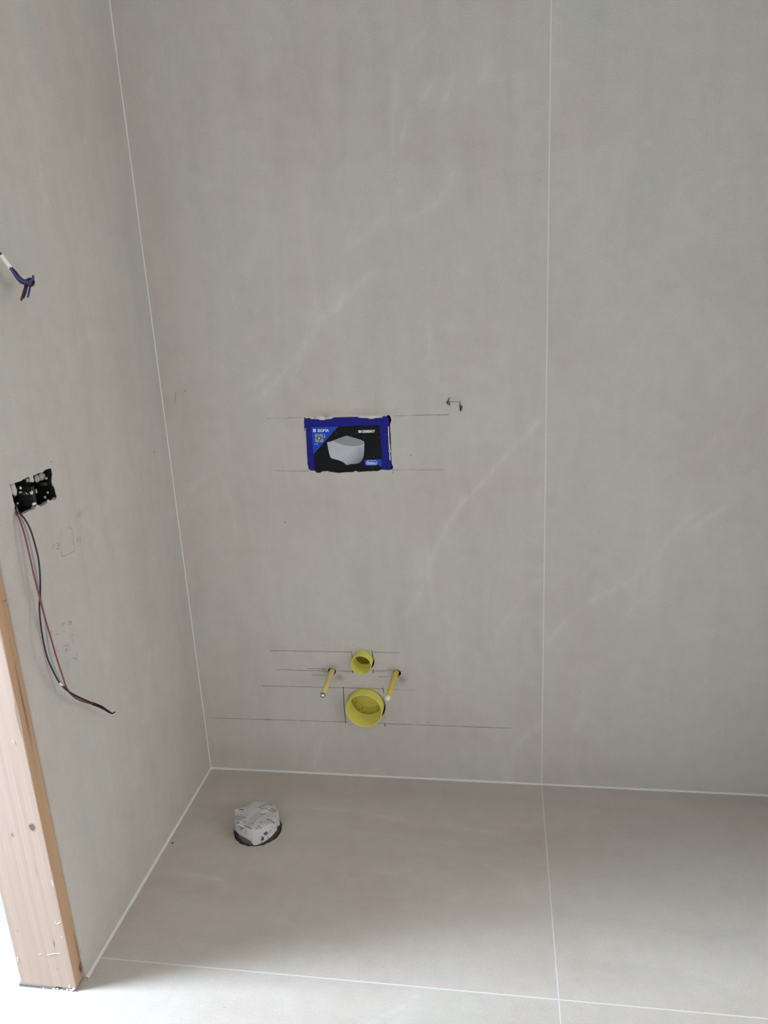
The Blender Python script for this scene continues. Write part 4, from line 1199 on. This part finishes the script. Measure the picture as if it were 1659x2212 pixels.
# ------------------------------------------------------------------ floor drain stub wrapped in printed paper
dc = (0.2225, -0.2460)
stub = empty('floor_pipe_stub', (dc[0], dc[1], 0.0), 'pipe stub in the floor capped with crumpled white printed paper, near the corner', 'pipe stub')
M_PIPE = plain('dirty_grey_pipe', (0.115, 0.11, 0.105), 0.8, 0.2, 0.5, 60, bump=0.3)
M_COLLAR = plain('dark_foam_collar', (0.050, 0.046, 0.044), 0.95, 0.1, 0.4, 120, bump=0.6)
V, Fc = lathe_vf([(0.0, 0.0555), (0.050, 0.0555), (0.051, 0.0530), (0.010, 0.0525)], (dc[0], dc[1], -0.009), (0, 0, 1), 48)
fix_normals(mobj('pipe', V, Fc, M_PIPE, stub, True))
rc = random.Random(3)
V, Fc = [], []
nc = 72
for k in range(nc):
    a = 2 * math.pi * k / nc
    # higher on the right, where the collar stands clear of the paper
    hgt = -0.0005 + 0.0015 * rc.uniform(-1, 1) + 0.019 * max(0, math.cos(a - math.radians(2))) ** 3 + 0.011 * max(0, math.cos(a - math.radians(208))) ** 10
    ro = 0.0596 + rc.uniform(-0.0009, 0.0009)
    for r, z in ((ro, -TH), (ro, hgt), (ro - 0.0015, hgt + 0.0008), (0.0562, hgt), (0.0562, -TH)):
        V.append((dc[0] + r * math.cos(a), dc[1] + r * math.sin(a), z))
for k in range(nc):
    k2 = (k + 1) % nc
    for c in range(4):
        Fc.append((k * 5 + c, k2 * 5 + c, k2 * 5 + c + 1, k * 5 + c + 1))
fix_normals(mobj('foam_collar', V, Fc, M_COLLAR, stub))
# paper: stretched over the top, folded down round the side
nr, na = 84, 200
R0 = 0.0572
rq = random.Random(21)
folds = [(rq.uniform(0, 2 * math.pi), rq.uniform(0.04, 0.14), rq.uniform(0.2, 1.0)) for _ in range(16)]
creases = []
for _ in range(34):
    cxx, cyy, an = rq.uniform(-0.05, 0.05), rq.uniform(-0.05, 0.05), rq.uniform(0, math.pi)
    creases.append((cxx, cyy, math.cos(an), math.sin(an), rq.uniform(-0.0020, 0.0020), rq.uniform(0.003, 0.009), rq.uniform(0.015, 0.035)))
HT = 0.0470


def skirt(a):
    """how far the paper hangs down at angle a (radians, 0 = +x, counter-clockwise)"""
    d = math.degrees(a) % 360
    tab = [(0, 0.026), (40, 0.020), (100, 0.018), (160, 0.024), (178, 0.024), (192, 0.026), (215, 0.024), (235, 0.022), (258, 0.024), (268, 0.030), (276, 0.043), (286, 0.045), (300, 0.040), (325, 0.034), (345, 0.029), (360, 0.026)]
    for (d0, h0), (d1, h1) in zip(tab[:-1], tab[1:]):
        if d0 <= d <= d1:
            t = (d - d0) / (d1 - d0)
            return h0 + (h1 - h0) * t
    return 0.025


V, Fc = [], []
for i in range(nr + 1):
    for k in range(na):
        a = 2 * math.pi * k / na
        f = 0.0
        for fa, fwid, fs in folds:
            dlt = abs((a - fa + math.pi) % (2 * math.pi) - math.pi)
            f += fs * math.exp(-(dlt / fwid) ** 2)
        it = 52
        if i <= it:
            r = R0 * (i / it)
            z = HT + 0.0012 * math.sin(7 * a + 0.6) * (i / it) ** 4 - 0.0030 * (i / it) ** 10
        else:
            t = (i - it) / (nr - it)
            r = R0 + 0.0012 * math.sqrt(t) + 0.0022 * f * t * math.sin(a * 17 + f)
            z = HT - 0.0030 + 0.0012 * math.sin(7 * a + 0.6) * (1 - t) ** 3 - skirt(a) * t
            # loose corner standing out on the left
            dl = abs((a - math.radians(168) + math.pi) % (2 * math.pi) - math.pi)
            out = math.exp(-(dl / 0.16) ** 2)
            r += 0.007 * out * (1 - t * 0.5)
            z += 0.006 * out * (1 - t)
        x, y = r * math.cos(a), r * math.sin(a)
        if i <= it:
            dl = abs((a - math.radians(168) + math.pi) % (2 * math.pi) - math.pi)
            z += 0.004 * math.exp(-(dl / 0.16) ** 2) * (i / it) ** 8
        for cxx, cyy, ca, sa, amp, wd, ln in creases:
            u = (x - cxx) * ca + (y - cyy) * sa
            v = -(x - cxx) * sa + (y - cyy) * ca
            z += amp * math.exp(-(abs(v) / wd)) * math.exp(-(u / ln) ** 2) * (1.0 if i <= it else 0.3)
        V.append((dc[0] + x, dc[1] + y, z))
for i in range(nr):
    for k in range(na):
        k2 = (k + 1) % na
        Fc.append((i * na + k, i * na + k2, (i + 1) * na + k2, (i + 1) * na + k))
# printing: strokes in the plane of the sheet (x, y of the unfolded sheet), painted on the fine grid
PU = np.zeros(len(V))
PVv = np.zeros(len(V))
for i in range(nr + 1):
    for k in range(na):
        a = 2 * math.pi * k / na
        it = 52
        rr = R0 * (i / it) if i <= it else R0 + skirt(a) * (i - it) / (nr - it)
        PU[i * na + k] = rr * math.cos(a)
        PVv[i * na + k] = rr * math.sin(a)
ink = np.zeros(len(V))


def stroke(pts, w, s):
    global ink
    d = np.full(len(V), 9.0)
    for a, b in zip(pts[:-1], pts[1:]):
        d = np.minimum(d, seg_dist(PU, PVv, a, b))
    ink = np.maximum(ink, s * np.clip(1.6 - d / w, 0, 1))


stroke([(-0.0503, 0.0142), (-0.0400, 0.0138)], 0.0014, 1)
stroke([(-0.0503, 0.0095), (-0.0369, 0.0045), (-0.0225, -0.0004)], 0.0006, 0.45)
stroke([(-0.0424, -0.0044), (-0.0209, -0.0184)], 0.0005, 0.4)
stroke([(-0.0543, -0.0100), (-0.0242, -0.0210)], 0.001, 0.75)
stroke([(-0.0515, -0.0181), (-0.0168, -0.0307)], 0.0008, 0.7)
stroke([(-0.0490, -0.0254), (-0.0168, -0.0370)], 0.0005, 0.4)
stroke([(-0.0412, -0.0359), (-0.0336, -0.0396)], 0.0013, 0.7)
stroke([(-0.0344, -0.0404), (-0.0208, -0.0437)], 0.0005, 0.3)
stroke([(-0.0168, -0.0433), (-0.0044, -0.0496), (0.0037, -0.0539)], 0.0011, 0.75)
stroke([(-0.0336, -0.0462), (-0.0295, -0.0474)], 0.001, 0.8)
stroke([(-0.0260, -0.0485), (-0.0198, -0.0531), (-0.0165, -0.0506)], 0.001, 0.95)
stroke([(-0.0289, -0.0526), (-0.0235, -0.0546)], 0.0011, 1)
stroke([(-0.0137, -0.0570), (-0.0086, -0.0597), (-0.0148, -0.0633)], 0.0007, 0.6)
stroke([(-0.0171, -0.0656), (-0.0083, -0.0679)], 0.0006, 0.6)
stroke([(-0.0040, -0.0349), (0.0054, -0.0385)], 0.0007, 0.7)
stroke([(-0.0027, -0.0421), (0.0073, -0.0442)], 0.0006, 0.5)
stroke([(0.0136, -0.0480), (0.0207, -0.0510)], 0.0009, 0.7)
stroke([(0.0171, -0.0426), (0.0281, -0.0482)], 0.0008, 0.75)
stroke([(-0.0080, -0.0129), (0.0047, -0.0133)], 0.0005, 0.3)
stroke([(0.0018, -0.0270), (0.0137, -0.0319)], 0.0005, 0.35)
stroke([(0.0013, 0.0247), (0.0014, 0.0279)], 0.0012, 0.9)
stroke([(0.0030, 0.0226), (0.0096, 0.0184), (0.0239, 0.0204)], 0.0005, 0.8)
stroke([(0.0038, 0.0304), (0.0105, 0.0365), (0.0209, 0.0408)], 0.0008, 0.95)
stroke([(0.0234, 0.0399), (0.0309, 0.0417)], 0.0012, 1)
stroke([(0.0264, 0.0191), (0.0385, 0.0139), (0.0486, 0.0117)], 0.0007, 0.8)
stroke([(0.0323, 0.0242), (0.0468, 0.0216)], 0.0008, 0.95)
stroke([(0.0299, 0.0178), (0.0370, 0.0153), (0.0413, 0.0188), (0.0472, 0.0131)], 0.0006, 0.75)
stroke([(0.0078, 0.0037), (0.0170, 0.0014), (0.0243, 0.0051)], 0.0008, 0.9)
stroke([(0.0154, -0.0003), (0.0208, 0.0025)], 0.0008, 0.8)
stroke([(0.0184, -0.0270), (0.0248, -0.0309)], 0.0009, 0.8)
stroke([(0.0336, -0.0153), (0.0475, -0.0201), (0.0522, -0.0241), (0.0571, -0.0205), (0.0558, -0.0178)], 0.0009, 1)
stroke([(0.0513, 0.0005), (0.0542, -0.0076)], 0.0007, 0.8)
stroke([(0.0455, -0.0240), (0.0474, -0.0253)], 0.0006, 0.7)
stroke([(0.0609, -0.0507), (0.0584, -0.0435), (0.0594, -0.0423)], 0.0009, 1)
stroke([(0.0429, -0.0585), (0.0478, -0.0540), (0.0531, -0.0543), (0.0509, -0.0587), (0.0443, -0.0610)], 0.0022, 0.9)
stroke([(0.0398, -0.0707), (0.0453, -0.0727), (0.0409, -0.0776), (0.0467, -0.0759)], 0.0026, 0.95)
stroke([(0.0417, -0.0823), (0.0446, -0.0887)], 0.0009, 0.9)
stroke([(0.0570, -0.0623), (0.0628, -0.0621), (0.0598, -0.0666), (0.0652, -0.0654)], 0.0006, 0.8)
stroke([(0.0744, -0.0144), (0.0832, -0.0136)], 0.0009, 0.8)
stroke([(0.0287, -0.0097), (0.0311, -0.0035)], 0.0004, 0.3)
stroke([(0.0099, -0.0098), (0.0166, -0.0077)], 0.0014, 0.18)
marks = np.zeros((len(V), 4), np.float32)
marks[:, 1] = ink
marks[:, 3] = 1
mp, N, L, B = new_mat('printed_white_paper')
tc = N.new('ShaderNodeTexCoord').outputs['Object']
at = N.new('ShaderNodeAttribute')
at.attribute_name = 'marks'
sep = N.new('ShaderNodeSeparateColor')
L.new(at.outputs['Color'], sep.inputs['Color'])
pb = ramp(N, L, noise(N, L, tc, 22, 3, 0.6), [(0.3, (0.46, 0.435, 0.41)), (0.6, (0.49, 0.48, 0.48)), (0.8, (0.50, 0.51, 0.55))])
pn = noise(N, L, tc, 600, 2, 0.6)
ik = math_node(N, L, 'MULTIPLY', sep.outputs[1], math_node(N, L, 'ADD', pn, 0.55), True)
pb = mix(N, L, ik, pb, (0.035, 0.030, 0.045))
L.new(pb, B.inputs['Base Color'])
B.inputs['Roughness'].default_value = 0.75
B.inputs['Specular IOR Level'].default_value = 0.2
tag(mobj('paper_cap', V, Fc, mp, stub, True, marks=marks), 'crumpled white paper printed with small dark text')
